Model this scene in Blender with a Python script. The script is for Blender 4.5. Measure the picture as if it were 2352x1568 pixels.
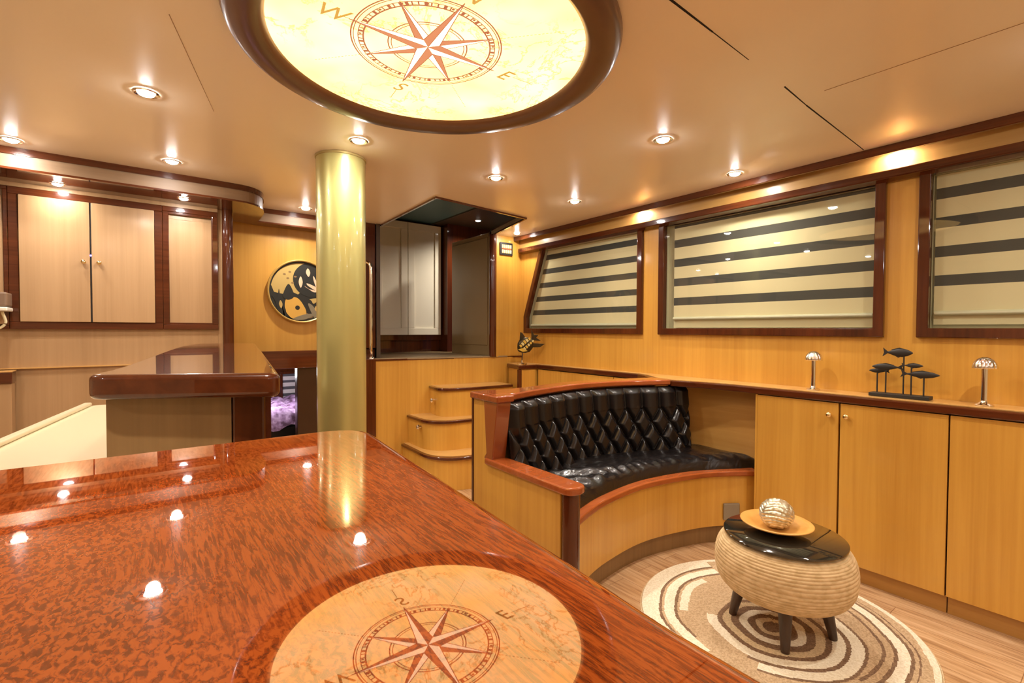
import bpy, bmesh, math, random
from mathutils import Vector, Matrix
random.seed(4)
PI = math.pi
for o in list(bpy.data.objects):
    bpy.data.objects.remove(o)
S = bpy.context.scene
C = S.collection

# ------------------------------------------------------------ camera
cam_d = bpy.data.cameras.new('camera')
cam = bpy.data.objects.new('camera', cam_d)
C.objects.link(cam)
S.camera = cam
cam_d.sensor_width = 36.0
cam_d.lens = 1107.53 / 2352 * 36.0
cam_d.clip_start = 0.01
yaw, pitch, roll = math.radians(37.229), math.radians(1.3815), math.radians(.2107)
F = Vector((math.sin(yaw)*math.cos(pitch), math.cos(yaw)*math.cos(pitch), -math.sin(pitch)))
R0 = Vector((math.cos(yaw), -math.sin(yaw), 0))
U0 = R0.cross(F)
Rr = math.cos(roll)*R0 + math.sin(roll)*U0
Ur = -math.sin(roll)*R0 + math.cos(roll)*U0
mw = Matrix((Rr, Ur, -F)).transposed().to_4x4()
mw.translation = Vector((0, 0, 1.17))
cam.matrix_world = mw

# ------------------------------------------------------------ world and exposure
w = bpy.data.worlds.new('night')
S.world = w
w.use_nodes = True
w.node_tree.nodes['Background'].inputs[0].default_value = (.05, .06, .09, 1)
w.node_tree.nodes['Background'].inputs[1].default_value = .3
S.view_settings.view_transform = 'Standard'
S.view_settings.look = 'None'
S.view_settings.gamma = 1
S.view_settings.use_curve_mapping = False
S.view_settings.exposure = 1.0
SPOT_W = 13.0
WARM = (1.0, .89, .74)

# ------------------------------------------------------------ materials
def mat(name, col, rough=.5, metal=0, coat=0, coat_r=.05, emit=None, es=0, spec=.5, ior=None):
    m = bpy.data.materials.new(name)
    m.use_nodes = True
    b = m.node_tree.nodes['Principled BSDF']
    b.inputs['Base Color'].default_value = (*col, 1)
    b.inputs['Roughness'].default_value = rough
    b.inputs['Metallic'].default_value = metal
    b.inputs['Coat Weight'].default_value = coat
    b.inputs['Coat Roughness'].default_value = coat_r
    b.inputs['Specular IOR Level'].default_value = spec
    if ior: b.inputs['Coat IOR'].default_value = ior
    if emit:
        b.inputs['Emission Color'].default_value = (*emit, 1)
        b.inputs['Emission Strength'].default_value = es
    return m

def N(m, t, **kw):
    n = m.node_tree.nodes.new(t)
    for k, v in kw.items():
        if k in n.inputs: n.inputs[k].default_value = v
        else: setattr(n, k, v)
    return n

def L(m, a, b): m.node_tree.links.new(a, b)
def bsdf(m): return m.node_tree.nodes['Principled BSDF']

def coords(m, scale=(1, 1, 1), rot=(0, 0, 0)):
    t = N(m, 'ShaderNodeTexCoord')
    mp = N(m, 'ShaderNodeMapping')
    mp.inputs['Scale'].default_value = scale
    mp.inputs['Rotation'].default_value = rot
    L(m, t.outputs['Object'], mp.inputs['Vector'])
    return mp.outputs[0]

def ramp(m, fac, stops):
    r = N(m, 'ShaderNodeValToRGB')
    e = r.color_ramp.elements
    while len(e) < len(stops): e.new(.5)
    for i, (p, c) in enumerate(stops):
        e[i].position = p
        e[i].color = (*c, 1)
    L(m, fac, r.inputs[0])
    return r.outputs[0]

def mix(m, fac, a, b, mode='MIX'):
    n = N(m, 'ShaderNodeMix', data_type='RGBA', blend_type=mode)
    if isinstance(fac, (int, float)): n.inputs[0].default_value = fac
    else: L(m, fac, n.inputs[0])
    for i, v in ((6, a), (7, b)):
        if isinstance(v, tuple): n.inputs[i].default_value = (*v, 1)
        else: L(m, v, n.inputs[i])
    return n.outputs[2]

def bump(m, h, strength=.2, dist=.01):
    b = N(m, 'ShaderNodeBump')
    b.inputs['Strength'].default_value = strength
    b.inputs['Distance'].default_value = dist
    L(m, h, b.inputs['Height'])
    L(m, b.outputs[0], bsdf(m).inputs['Normal'])

def wood(name, light, dark, grain=(60, 60, 1.6), rough=.4, coat=0., coat_r=.05, contrast=(.3, .7), ior=1.5, fine=True):
    m = mat(name, light, rough, coat=coat, coat_r=coat_r, ior=ior, spec=.1 if coat >= 1 else .5)
    n1 = N(m, 'ShaderNodeTexNoise', Scale=1.0, Detail=6.0, Roughness=.6, Distortion=.3)
    L(m, coords(m, grain), n1.inputs['Vector'])
    c = ramp(m, n1.outputs[0], [(contrast[0], dark), (contrast[1], light)])
    n2 = N(m, 'ShaderNodeTexNoise', Scale=1.0, Detail=2.0)
    L(m, coords(m, tuple(g*.12 for g in grain)), n2.inputs['Vector'])
    d2 = tuple((a*.2+b*.8)*.93 for a, b in zip(light, dark))
    c2 = ramp(m, n2.outputs[0], [(.35, d2), (.6, light)])
    c3 = mix(m, .45, c, c2)
    L(m, c3, bsdf(m).inputs['Base Color'])
    return m

VEN_L, VEN_D = (.70, .375, .062), (.54, .25, .032)
M = {}
M['veneer'] = wood('pale_wood_veneer', VEN_L, VEN_D, (45, 45, 1.2), .38, .35, .12)
M['veneer_left'] = wood('peach_wood_veneer', (.49, .30, .145), (.39, .225, .10), (55, 55, 1.2), .4, .3, .15)
M['veneer_h'] = wood('pale_wood_veneer_level_grain', (.62, .34, .09), (.48, .24, .05), (45, 1.4, 40), .4, .3, .15)
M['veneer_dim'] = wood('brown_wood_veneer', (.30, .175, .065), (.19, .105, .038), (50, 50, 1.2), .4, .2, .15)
M['mahog'] = wood('dark_mahogany', (.115, .026, .007), (.04, .009, .003), (50, 50, 2.2), .25, 1, .05)
M['mahog_y'] = wood('dark_mahogany_rail', (.13, .030, .008), (.045, .010, .003), (70, 2.5, 70), .25, 1, .05)
M['mahog_x'] = wood('dark_mahogany_cross_rail', (.12, .028, .008), (.045, .010, .003), (2.5, 70, 70), .25, 1, .05)
M['rail_red'] = wood('red_mahogany_rail', (.42, .105, .025), (.24, .05, .012), (10, 45, 45), .25, 1, .06)
M['tread'] = wood('pale_wood_tread', (.72, .42, .14), (.58, .30, .08), (3, 45, 45), .35, .6, .08)
M['ceil'] = mat('painted_ceiling_panel', (.82, .68, .50), .32, coat=.25, coat_r=.12)
M['cream'] = mat('cream_solid_surface', (.72, .62, .41), .35, coat=.4)
M['leather'] = mat('black_leather', (.008, .006, .006), .28, coat=.4, coat_r=.12, spec=.4)
M['chrome'] = mat('polished_chrome', (.88, .86, .82), .08, 1)
M['brass'] = mat('polished_brass', (.92, .74, .42), .16, 1)
M['white_lac'] = mat('white_lacquer', (.86, .80, .66), .25, coat=.6)
M['teal'] = mat('dark_teal_paint', (.07, .16, .19), .5)
M['brown_paint'] = mat('brown_panel', (.07, .045, .025), .5)
M['tan_step'] = mat('tan_vinyl_deck', (.26, .17, .08), .5)
M['blackp'] = mat('black_plastic', (.02, .02, .022), .35)
M['dark_iron'] = mat('blackened_wood', (.022, .018, .014), .55)
M['gap'] = mat('dark_gap', (.01, .006, .004), .8)
M['gold'] = mat('satin_gold_pillar', (.52, .48, .18), .34, .5, coat=.7, coat_r=.05)
M['glass_black'] = mat('black_glass', (.022, .020, .014), .06, coat=1)
M['legwood'] = wood('dark_walnut', (.075, .035, .018), (.03, .014, .008), (60, 60, 4), .4, .3)
M['plate'] = wood('orange_wood_plate', (.80, .44, .12), (.66, .30, .06), (30, 8, 30), .35, .4)
M['lens'] = mat('downlight_lens', (1, 1, 1), .3, emit=(1, .96, .92), es=220)
M['off_lens'] = mat('downlight_glass', (.8, .8, .8), .2, emit=(1, .96, .9), es=4)
M['switch_amber'] = mat('amber_switch_light', (.9, .6, .2), .3, emit=(1, .55, .12), es=1.0)
M['switch_red'] = mat('red_switch_bar', (.5, .05, .02), .3, emit=(.8, .12, .05), es=.6)
M['steel_brushed'] = mat('brushed_grey_metal', (.33, .30, .24), .4, .6)

# pillar streak
# ceiling seams and large soft tone changes of the paint
m = M['ceil']
nz = N(m, 'ShaderNodeTexNoise', Scale=1.3, Detail=2.0)
L(m, coords(m), nz.inputs['Vector'])
L(m, ramp(m, nz.outputs[0], [(.35, (.90, .77, .60)), (.65, (.93, .81, .64))]), bsdf(m).inputs['Base Color'])
nb = N(m, 'ShaderNodeTexNoise', Scale=3.0, Detail=1.0)
L(m, coords(m), nb.inputs['Vector'])
bump(m, nb.outputs[0], .12, .02)

# leather bumps
m = M['leather']
n1 = N(m, 'ShaderNodeTexNoise', Scale=9.0, Detail=3.0, Roughness=.5, Distortion=.6)
L(m, coords(m, (1, 2.2, 1)), n1.inputs['Vector'])
bump(m, n1.outputs[0], .35, .03)

# glossy burl table
def burl(name):
    m = mat(name, (.4, .12, .03), .28, coat=1, coat_r=.014, ior=2.2, spec=0)
    a = N(m, 'ShaderNodeTexNoise', Scale=1.0, Detail=3.0, Roughness=.55, Distortion=.7)
    L(m, coords(m, (800, 430, 1), (0, 0, .25)), a.inputs['Vector'])
    b = N(m, 'ShaderNodeTexNoise', Scale=1.0, Detail=5.0, Roughness=.65, Distortion=.6)
    L(m, coords(m, (1000, 90, 1), (0, 0, -.12)), b.inputs['Vector'])
    k = N(m, 'ShaderNodeTexNoise', Scale=1.0, Detail=2.0, Distortion=.8)
    L(m, coords(m, (14, 7, 1), (0, 0, .9)), k.inputs['Vector'])
    kf = ramp(m, k.outputs[0], [(.42, (0, 0, 0)), (.56, (1, 1, 1))])
    g = mix(m, kf, a.outputs[0], b.outputs[0])
    dk, md, lt = (.030, .006, .002), (.17, .030, .005), (.42, .092, .013)
    c = ramp(m, g, [(.36, dk), (.46, md), (.56, lt)])
    v = N(m, 'ShaderNodeTexNoise', Scale=1.0, Detail=3.0, Distortion=1.0)
    L(m, coords(m, (9, 5, 1), (0, 0, .4)), v.inputs['Vector'])
    c2 = mix(m, ramp(m, v.outputs[0], [(.3, (0, 0, 0)), (.7, (1, 1, 1))]), (.15, .026, .004), (.46, .088, .020))
    c3 = mix(m, .38, c, c2)
    L(m, c3, bsdf(m).inputs['Base Color'])
    return m
M['burl'] = burl('glossy_mahogany_burl')
m = M['bar'] = wood('glossy_mahogany_bar', (.15, .036, .010), (.06, .014, .005), (40, 4, 40), .25, 1, .012, ior=1.45)

# floor planks (boards run along +Y)
def floor_mat():
    m = mat('pale_laminate_planks', (.7, .45, .25), .33, coat=.35, coat_r=.12)
    br = N(m, 'ShaderNodeTexBrick', Scale=1.0)
    br.inputs['Mortar Size'].default_value = .0012
    br.inputs['Mortar'].default_value = (.22, .11, .05, 1)
    br.inputs['Color1'].default_value = (.62, .38, .19, 1)
    br.inputs['Color2'].default_value = (.40, .21, .09, 1)
    br.inputs['Brick Width'].default_value = .62
    br.inputs['Row Height'].default_value = .105
    br.offset = .37
    L(m, coords(m, (1, 1, 1), (0, 0, PI/2)), br.inputs['Vector'])
    g = N(m, 'ShaderNodeTexNoise', Scale=1.0, Detail=6.0, Roughness=.65, Distortion=.5)
    L(m, coords(m, (55, 3.2, 1)), g.inputs['Vector'])
    gc = ramp(m, g.outputs[0], [(.34, (.22, .10, .04)), (.48, (.54, .33, .17)), (.64, (.76, .54, .33))])
    c = mix(m, .62, br.outputs[0], gc)
    c = mix(m, br.outputs['Fac'], c, (.25, .12, .05))
    L(m, c, bsdf(m).inputs['Base Color'])
    return m
M['floor'] = floor_mat()

# zebra blind fabric: cream bands and dark sheer bands
def blind_mat(name, z0, pitch_, dark_frac):
    m = mat(name, (.8, .74, .55), .75)
    t = N(m, 'ShaderNodeTexCoord')
    s = N(m, 'ShaderNodeSeparateXYZ')
    L(m, t.outputs['Object'], s.inputs[0])
    a = N(m, 'ShaderNodeMath', operation='SUBTRACT'); a.inputs[1].default_value = z0
    L(m, s.outputs[2], a.inputs[0])
    b = N(m, 'ShaderNodeMath', operation='DIVIDE'); b.inputs[1].default_value = pitch_
    L(m, a.outputs[0], b.inputs[0])
    f = N(m, 'ShaderNodeMath', operation='FRACT'); L(m, b.outputs[0], f.inputs[0])
    c = N(m, 'ShaderNodeMath', operation='LESS_THAN'); c.inputs[1].default_value = dark_frac
    L(m, f.outputs[0], c.inputs[0])
    lim = N(m, 'ShaderNodeMath', operation='GREATER_THAN'); lim.inputs[1].default_value = -.05
    L(m, b.outputs[0], lim.inputs[0])
    mm = N(m, 'ShaderNodeMath', operation='MULTIPLY')
    L(m, c.outputs[0], mm.inputs[0]); L(m, lim.outputs[0], mm.inputs[1])
    col = mix(m, mm.outputs[0], (.80, .72, .50), (.07, .07, .072))
    L(m, col, bsdf(m).inputs['Base Color'])
    wv = N(m, 'ShaderNodeTexNoise', Scale=1.0, Detail=1.0)
    L(m, coords(m, (400, 400, 900)), wv.inputs['Vector'])
    bump(m, wv.outputs[0], .1, .001)
    return m

def glass_mat():
    m = mat('clear_window_glass', (1, 1, 1), .02)
    b = bsdf(m)
    nt = m.node_tree
    tr = N(m, 'ShaderNodeBsdfTransparent'); tr.inputs[0].default_value = (.93, .93, .88, 1)
    gl = N(m, 'ShaderNodeBsdfGlossy'); gl.inputs['Roughness'].default_value = .015
    lw = N(m, 'ShaderNodeLayerWeight'); lw.inputs[0].default_value = .5
    pw_ = N(m, 'ShaderNodeMath', operation='POWER'); pw_.inputs[1].default_value = 4.0
    L(m, lw.outputs['Facing'], pw_.inputs[0])
    fr = N(m, 'ShaderNodeMath', operation='MULTIPLY_ADD'); fr.inputs[1].default_value = .35; fr.inputs[2].default_value = .025
    L(m, pw_.outputs[0], fr.inputs[0])
    mx = N(m, 'ShaderNodeMixShader')
    L(m, fr.outputs[0], mx.inputs[0]); L(m, tr.outputs[0], mx.inputs[1]); L(m, gl.outputs[0], mx.inputs[2])
    out = [n for n in nt.nodes if n.type == 'OUTPUT_MATERIAL'][0]
    L(m, mx.outputs[0], out.inputs[0])
    return m
M['glass'] = glass_mat()

# ------------------------------------------------------------ mesh helpers
def box(bm, x0, x1, y0, y1, z0, z1, mi=0):
    vs = [bm.verts.new((x, y, z)) for x in (x0, x1) for y in (y0, y1) for z in (z0, z1)]
    for f in ((0, 1, 3, 2), (4, 6, 7, 5), (0, 4, 5, 1), (2, 3, 7, 6), (0, 2, 6, 4), (1, 5, 7, 3)):
        bm.faces.new([vs[i] for i in f]).material_index = mi

def prism(bm, pts, lo, hi, axis='z', mi=0):
    """polygon pts extruded along an axis; axis x: pts are (y,z); y: (x,z); z: (x,y)"""
    def mk(p, h):
        if axis == 'z': return (p[0], p[1], h)
        if axis == 'x': return (h, p[0], p[1])
        return (p[0], h, p[1])
    a = [bm.verts.new(mk(p, lo)) for p in pts]
    b = [bm.verts.new(mk(p, hi)) for p in pts]
    n = len(pts)
    bm.faces.new(a[::-1]).material_index = mi
    bm.faces.new(b).material_index = mi
    for i in range(n):
        bm.faces.new((a[i], a[(i+1) % n], b[(i+1) % n], b[i])).material_index = mi

def lathe(bm, prof, c=(0, 0, 0), seg=32, sx=1, sy=1, rot=None, mi=0):
    rings = []
    for r, z in prof:
        if r < 1e-6:
            rings.append([bm.verts.new((0, 0, z))])
        else:
            rings.append([bm.verts.new((r*math.cos(2*PI*i/seg)*sx, r*math.sin(2*PI*i/seg)*sy, z)) for i in range(seg)])
    for a, b in zip(rings, rings[1:]):
        for i in range(seg):
            j = (i+1) % seg
            if len(a) == 1 and len(b) == 1: continue
            if len(a) == 1: f = bm.faces.new((a[0], b[j], b[i]))
            elif len(b) == 1: f = bm.faces.new((a[i], a[j], b[0]))
            else: f = bm.faces.new((a[i], a[j], b[j], b[i]))
            f.material_index = mi
    vs = [v for r in rings for v in r]
    if rot is not None: bmesh.ops.rotate(bm, verts=vs, cent=(0, 0, 0), matrix=rot)
    bmesh.ops.translate(bm, verts=vs, vec=c)
    return vs

def tube(bm, pts, r, seg=12, caps=True):
    pts = [Vector(p) for p in pts]
    n = len(pts)
    rr = r if isinstance(r, (list, tuple)) else [r]*n
    rings = []
    up = Vector((0, 0, 1))
    for i, p in enumerate(pts):
        t = (pts[min(i+1, n-1)] - pts[max(i-1, 0)]).normalized()
        u = up if abs(t.dot(up)) < .95 else Vector((1, 0, 0))
        a = t.cross(u).normalized(); b = t.cross(a).normalized()
        rings.append([bm.verts.new(p + (a*math.cos(2*PI*k/seg) + b*math.sin(2*PI*k/seg))*rr[i]) for k in range(seg)])
    for a, b in zip(rings, rings[1:]):
        for k in range(seg):
            bm.faces.new((a[k], a[(k+1) % seg], b[(k+1) % seg], b[k]))
    if caps:
        bm.faces.new(rings[0][::-1]); bm.faces.new(rings[-1])

def ribbon(bm, inner, outer, z0, z1, mi=0):
    """band between two matching polylines in plan, extruded z0..z1"""
    pts = list(inner) + list(outer)[::-1]
    n = len(inner)
    a = [[bm.verts.new((*p, z)) for z in (z0, z1)] for p in inner]
    b = [[bm.verts.new((*p, z)) for z in (z0, z1)] for p in outer]
    for i in range(n-1):
        for q in ((a[i][1], a[i+1][1], b[i+1][1], b[i][1]), (a[i][0], b[i][0], b[i+1][0], a[i+1][0]),
                  (a[i][0], a[i+1][0], a[i+1][1], a[i][1]), (b[i][0], b[i][1], b[i+1][1], b[i+1][0])):
            bm.faces.new(q).material_index = mi
    for i in (0, n-1):
        bm.faces.new((a[i][0], a[i][1], b[i][1], b[i][0])).material_index = mi

def smooth_poly(pts, n=8, closed=False):
    """Catmull-Rom through pts"""
    P = [Vector((*p, 0)) if len(p) == 2 else Vector(p) for p in pts]
    out = []
    m_ = len(P)
    rng = range(m_) if closed else range(m_-1)
    for i in rng:
        p0 = P[(i-1) % m_] if closed or i > 0 else P[0]*2-P[1]
        p1, p2 = P[i], P[(i+1) % m_]
        p3 = P[(i+2) % m_] if closed or i+2 < m_ else P[-1]*2-P[-2]
        for k in range(n):
            t = k/n
            out.append(.5*((2*p1)+(p2-p0)*t+(2*p0-5*p1+4*p2-p3)*t*t+(3*p1-p0-3*p2+p3)*t**3))
    if not closed: out.append(P[-1])
    return [tuple(v)[:len(pts[0])] for v in out]

def round_corner(pts, radii, n=8):
    """polygon with rounded corners (radius per point)"""
    out = []
    m_ = len(pts)
    for i, p in enumerate(pts):
        r = radii[i]
        p = Vector(p)
        if r <= 0: out.append(tuple(p)); continue
        a = (Vector(pts[i-1])-p); b = (Vector(pts[(i+1) % m_])-p)
        a1 = p + a.normalized()*r; b1 = p + b.normalized()*r
        for k in range(n+1):
            t = k/n
            out.append(tuple(a1*(1-t)**2 + p*2*t*(1-t) + b1*t*t))
    return out

def obj(name, bm, material, parent=None, smooth=False, bevel=0, loc=None, seg=2, subsurf=0, auto=True):
    bmesh.ops.recalc_face_normals(bm, faces=bm.faces)
    me = bpy.data.meshes.new(name)
    if smooth:
        for f in bm.faces: f.smooth = True
        if auto:
            for e in bm.edges:
                if len(e.link_faces) == 2 and e.calc_face_angle(0) > math.radians(40): e.smooth = False
    bm.to_mesh(me); bm.free()
    for mm in (material if isinstance(material, (list, tuple)) else [material]):
        me.materials.append(mm)
    o = bpy.data.objects.new(name, me)
    C.objects.link(o)
    if parent is not None: o.parent = parent
    if loc: o.location = loc
    if bevel:
        b = o.modifiers.new('bevel', 'BEVEL'); b.width = bevel; b.segments = seg
        b.limit_method = 'ANGLE'; b.angle_limit = math.radians(40)
        b.harden_normals = False
    if subsurf:
        s_ = o.modifiers.new('sub', 'SUBSURF'); s_.levels = subsurf; s_.render_levels = subsurf
    return o

def tag(o, label=None, cat=None, group=None, kind=None):
    if label: o['label'] = label
    if cat: o['category'] = cat
    if group: o['group'] = group
    if kind: o['kind'] = kind
    return o

def thing(name, label, cat, loc=(0, 0, 0), group=None, kind=None):
    o = bpy.data.objects.new(name, None)
    o.empty_display_size = .05
    C.objects.link(o); o.location = loc
    return tag(o, label, cat, group, kind)

def wpart(name, bm, material, parent, **kw):
    """part built in world coordinates under a thing that stands elsewhere"""
    o = obj(name, bm, material, parent, **kw)
    p = parent; off = Vector((0, 0, 0))
    while p is not None:
        off += p.location; p = p.parent
    o.location = -off
    return o

def struct(name, bm, material, label=None, parent=None, **kw):
    o = obj(name, bm, material, parent, **kw)
    if parent is None: o['kind'] = 'structure'
    if label: o['label'] = label
    return o

def dup(root, loc, label=None, group=None):
    r = root.copy(); C.objects.link(r); r.location = loc
    if label: r['label'] = label
    if group: r['group'] = group
    for ch in list(root.children):
        c = ch.copy(); C.objects.link(c); c.parent = r
        for g in list(ch.children):
            d = g.copy(); C.objects.link(d); d.parent = c
    return r

ZC = 2.01          # ceiling height
XW = 2.76          # right wall plane
BX0, BY0 = -2.3, -2.6

# ============================================================ SETTING
bm = bmesh.new(); box(bm, BX0, XW+.05, BY0, 5.4, -.06, 0)
struct('floor', bm, M['floor'], 'pale laminate plank floor')

bm = bmesh.new()
prism(bm, [(BX0, BY0), (XW+.1, BY0), (XW+.1, 3.52), (2.44, 3.52), (2.273, 2.84), (1.478, 2.74), (1.53, 3.90), (BX0, 3.90)], ZC, ZC+.03)
struct('ceiling', bm, M['ceil'], 'glossy peach painted ceiling')
# open joints between ceiling panels (battens of shadow gap)
def seam(pts, wdt):
    bm = bmesh.new()
    for (a, b) in zip(pts, pts[1:]):
        a = Vector(a); b = Vector(b); d = (b-a).normalized(); n = Vector((-d.y, d.x))*wdt
        prism(bm, [tuple(a+n), tuple(a-n), tuple(b-n*.6), tuple(b+n*.6)], ZC-.0012, ZC+.002)
    return bm
bm = seam([(1.02, .748), (1.28, .757)], .0035)
struct('trim_1', bm, M['gap'], 'dark joint between ceiling panels')
bm = seam([(1.28, .757), (1.50, .765)], .0012)
struct('trim_2', bm, M['gap'], 'thin joint between ceiling panels')
bm = seam([(1.76, .772), (1.97, .785), (2.66, .812)], .0025)
struct('trim_3', bm, M['gap'], 'dark joint between ceiling panels by the cornice')
M['faint'] = mat('faint_joint', (.40, .25, .13), .6)
bm = seam([(1.90, .70), (1.925, -.3)], .0010)
struct('trim_4', bm, M['faint'], 'faint joint in ceiling above the windows')
bm = seam([(.06, 1.60), (.22, 2.2)], .0010)
struct('trim_5', bm, M['faint'], 'faint joint in ceiling at left')

# right wall with three window openings
WT = 1.900; WB = 1.142
w1 = [(3.206, WT), (3.435, 1.29), (3.435, WB), (2.125, WB), (2.125, WT)]
bm = bmesh.new()
t0, t1 = XW, XW+.03
box(bm, t0, t1, BY0, 3.52, 0, WB)
box(bm, t0, t1, BY0, 3.52, WT, 2.01)
box(bm, t0, t1, 2.125, 1.99, WB, WT)
box(bm, t0, t1, .745, .625, WB, WT)
box(bm, t0, t1, -.75, BY0, WB, WT)
prism(bm, [(3.52, WB), (3.435, WB), (3.435, 1.29), (3.206, WT), (3.52, WT)], t0, t1, 'x')
struct('wall_right', bm, M['veneer'], 'pale veneer wall with three blinded windows')

def window(idx, poly, inset, label):
    """poly outer outline (y,z); frame ring, reveal box, glass"""
    root = bpy.data.objects.new('window_%d' % idx, None); C.objects.link(root)
    root['kind'] = 'structure'; root['label'] = label
    root.location = (XW, sum(p[0] for p in poly)/len(poly), WB)
    cen = Vector((sum(p[0] for p in poly)/len(poly), sum(p[1] for p in poly)/len(poly)))
    n = len(poly)
    # inward offset polygon
    def offset(P, d):
        out = []
        for i in range(len(P)):
            p0, p1, p2 = Vector(P[i-1]), Vector(P[i]), Vector(P[(i+1) % len(P)])
            def nrm(a, b):
                t = (b-a).normalized(); q = Vector((-t.y, t.x))
                return q if q.dot(cen-(a+b)/2) > 0 else -q
            n1, n2 = nrm(p0, p1), nrm(p1, p2)
            k = (n1+n2); out.append(tuple(p1 + k*(d/(1+n1.dot(n2)))))
        return out
    inn = offset(poly, inset)
    bm = bmesh.new()
    def ring(A, B, xa, xb):
        va = [[bm.verts.new((x, *p)) for x in (xa, xb)] for p in A]
        vb = [[bm.verts.new((x, *p)) for x in (xa, xb)] for p in B]
        for i in range(n):
            j = (i+1) % n
            bm.faces.new((va[i][0], va[j][0], vb[j][0], vb[i][0]))
            bm.faces.new((va[i][1], vb[i][1], vb[j][1], va[j][1]))
            bm.faces.new((va[i][0], va[i][1], va[j][1], va[j][0]))
            bm.faces.new((vb[i][0], vb[j][0], vb[j][1], vb[i][1]))
    ring(poly, inn, XW-.022, XW+.02)
    wpart('window_frame', bm, M['mahog'], root, bevel=.004)
    bm = bmesh.new()
    ring(inn, offset(poly, inset-.006), XW+.0201, XW+.045)
    rv = mat('pale_reveal_%d' % idx, (.62, .60, .46), .4)
    wpart('window_reveal', bm, rv, root)
    bm = bmesh.new(); prism(bm, inn, XW+.008, XW+.012, 'x')
    wpart('window_pane', bm, M['glass'], root)
    bm = bmesh.new(); prism(bm, offset(poly, -.01), XW+.0455, XW+.05, 'x')
    wpart('backing_board', bm, rv, root)
    return inn
win2 = [(1.99, WT), (1.99, WB), (.745, WB), (.745, WT)]
win3 = [(.625, WT), (.625, WB), (-.75, WB), (-.75, WT)]
i1 = window(1, w1, .042, 'slanted mahogany framed window nearest the corner')
i2 = window(2, win2, .042, 'wide middle window with mahogany frame')
i3 = window(3, win3, .042, 'right hand window cut by the picture edge')

def blind(poly, label, zst, pitch_, frac, kind_rail, xb=XW+.030):
    root = thing('zebra_blind', label, 'blind', (xb, sum(p[0] for p in poly)/len(poly), 1.19), 'zebra blinds in the windows')
    bm = bmesh.new(); prism(bm, poly, xb, xb+.003, 'x')
    wpart('blind_fabric', bm, blind_mat('banded_blind_fabric', zst, pitch_, frac), root)
    ys = [p[0] for p in poly]; zb = min(p[1] for p in poly)
    bm = bmesh.new()
    y0, y1 = min(ys)+.005, max(p[0] for p in poly if p[1] < zb+.05)-.005
    tube(bm, [(xb-.008, y0, zb+kind_rail), (xb-.008, y1, zb+kind_rail)], .011, 12)
    wpart('bottom_rail', bm, mat('greenish_white_rail', (.62, .62, .48), .35), root, smooth=True)
    return root
g = .004
blind([(3.158, 1.856), (3.375, 1.27), (3.375, 1.20), (2.172, 1.20), (2.172, 1.856)], 'zebra blind with cream and dark bands in the slanted corner window', 1.302, .1186, .37, .012)
blind([(1.90, 1.856), (1.90, 1.188), (.792, 1.188), (.792, 1.856)], 'wide zebra blind with cream and dark bands in the middle window', 1.334, .1265, .40, .06)
blind([(.575, 1.856), (.575, 1.20), (-.70, 1.20), (-.70, 1.856)], 'zebra blind in the right hand window above the fish sculpture', 1.370, .127, .37, .05)

# right cornice: crown board, tan panel, rail
bm = bmesh.new(); box(bm, 2.672, 2.690, BY0, 3.50, 1.972, ZC); box(bm, 2.690, XW+.0, BY0, 3.50, 1.992, ZC)
struct('trim_6', bm, M['mahog_y'], 'dark crown board along the right ceiling edge', bevel=.003)
bm = bmesh.new(); box(bm, 2.742, XW, BY0, 3.50, 1.90, 1.992)
struct('trim_7', bm, M['veneer_h'], 'pale band above the windows')
bm = bmesh.new()
prism(bm, [(2.700, 1.868), (2.742, 1.858), (XW, 1.858), (XW, 1.905), (2.700, 1.905)], BY0, 3.47, 'y')
struct('trim_8', bm, M['mahog_y'], 'dark rail above the windows', bevel=.004)

# back right: light panel beside column
bm = bmesh.new(); box(bm, 2.485, XW, 3.50, 3.54, .93, ZC)
struct('wall_back_right', bm, M['veneer'], 'pale veneer panel carrying the switch panel')
bm = bmesh.new(); tube(bm, [(2.455, 3.515, .935), (2.455, 3.515, ZC)], .032, 24)
struct('trim_9', bm, M['mahog'], 'dark glossy corner post right of the companionway', smooth=True)

# platform (upper deck) face and top
PA = (1.444, 3.677); PB = (2.60, 3.491)
bm = bmesh.new()
prism(bm, [PA, PB, (XW, 3.49), (XW, 3.53), (2.60, 3.53), (1.444, 3.715)], 0, .925)
struct('wall_platform', bm, M['veneer'], 'orange lit veneer face below the companionway')
bm = bmesh.new()
prism(bm, [(1.434, 3.672), (2.60, 3.485), (2.60, 4.62), (1.434, 4.62)], .925, .938)
struct('trim_10', bm, M['tan_step'], 'tan deck of the companionway landing', bevel=.003)
bm = bmesh.new()
prism(bm, [(1.434, 3.668), (XW, 3.476), (XW, 3.49), (1.434, 3.683)], .921, .934)
struct('trim_11', bm, M['mahog_x'], 'dark edge strip of the landing')
# companionway shell
bm = bmesh.new()
box(bm, 1.20, 3.0, 4.60, 4.64, .938, 2.30)
struct('wall_companionway_back', bm, M['mahog'], 'dark frame behind the white locker doors')
bm = bmesh.new(); prism(bm, [(1.47, 3.72), (1.50, 3.72), (1.74, 4.60), (1.70, 4.60)], .938, 2.30)
struct('wall_companionway_left', bm, M['brown_paint'])
bm = bmesh.new(); box(bm, 1.2, 2.395, 2.70, 4.64, 2.275, 2.30)
struct('ceiling_hatch', bm, M['teal'], 'dark teal underside of the hatch')
bm = bmesh.new(); box(bm, 2.395, 3.05, 2.70, 4.64, 2.270, 2.295)
struct('trim_12', bm, M['brown_paint'], 'brown underside right of the hatch')
bm = bmesh.new(); box(bm, 2.392, 2.398, 2.70, 4.64, 2.262, 2.275)
struct('trim_13', bm, mat('hatch_bead', (.12, .10, .07), .4))
bm = bmesh.new()
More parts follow.
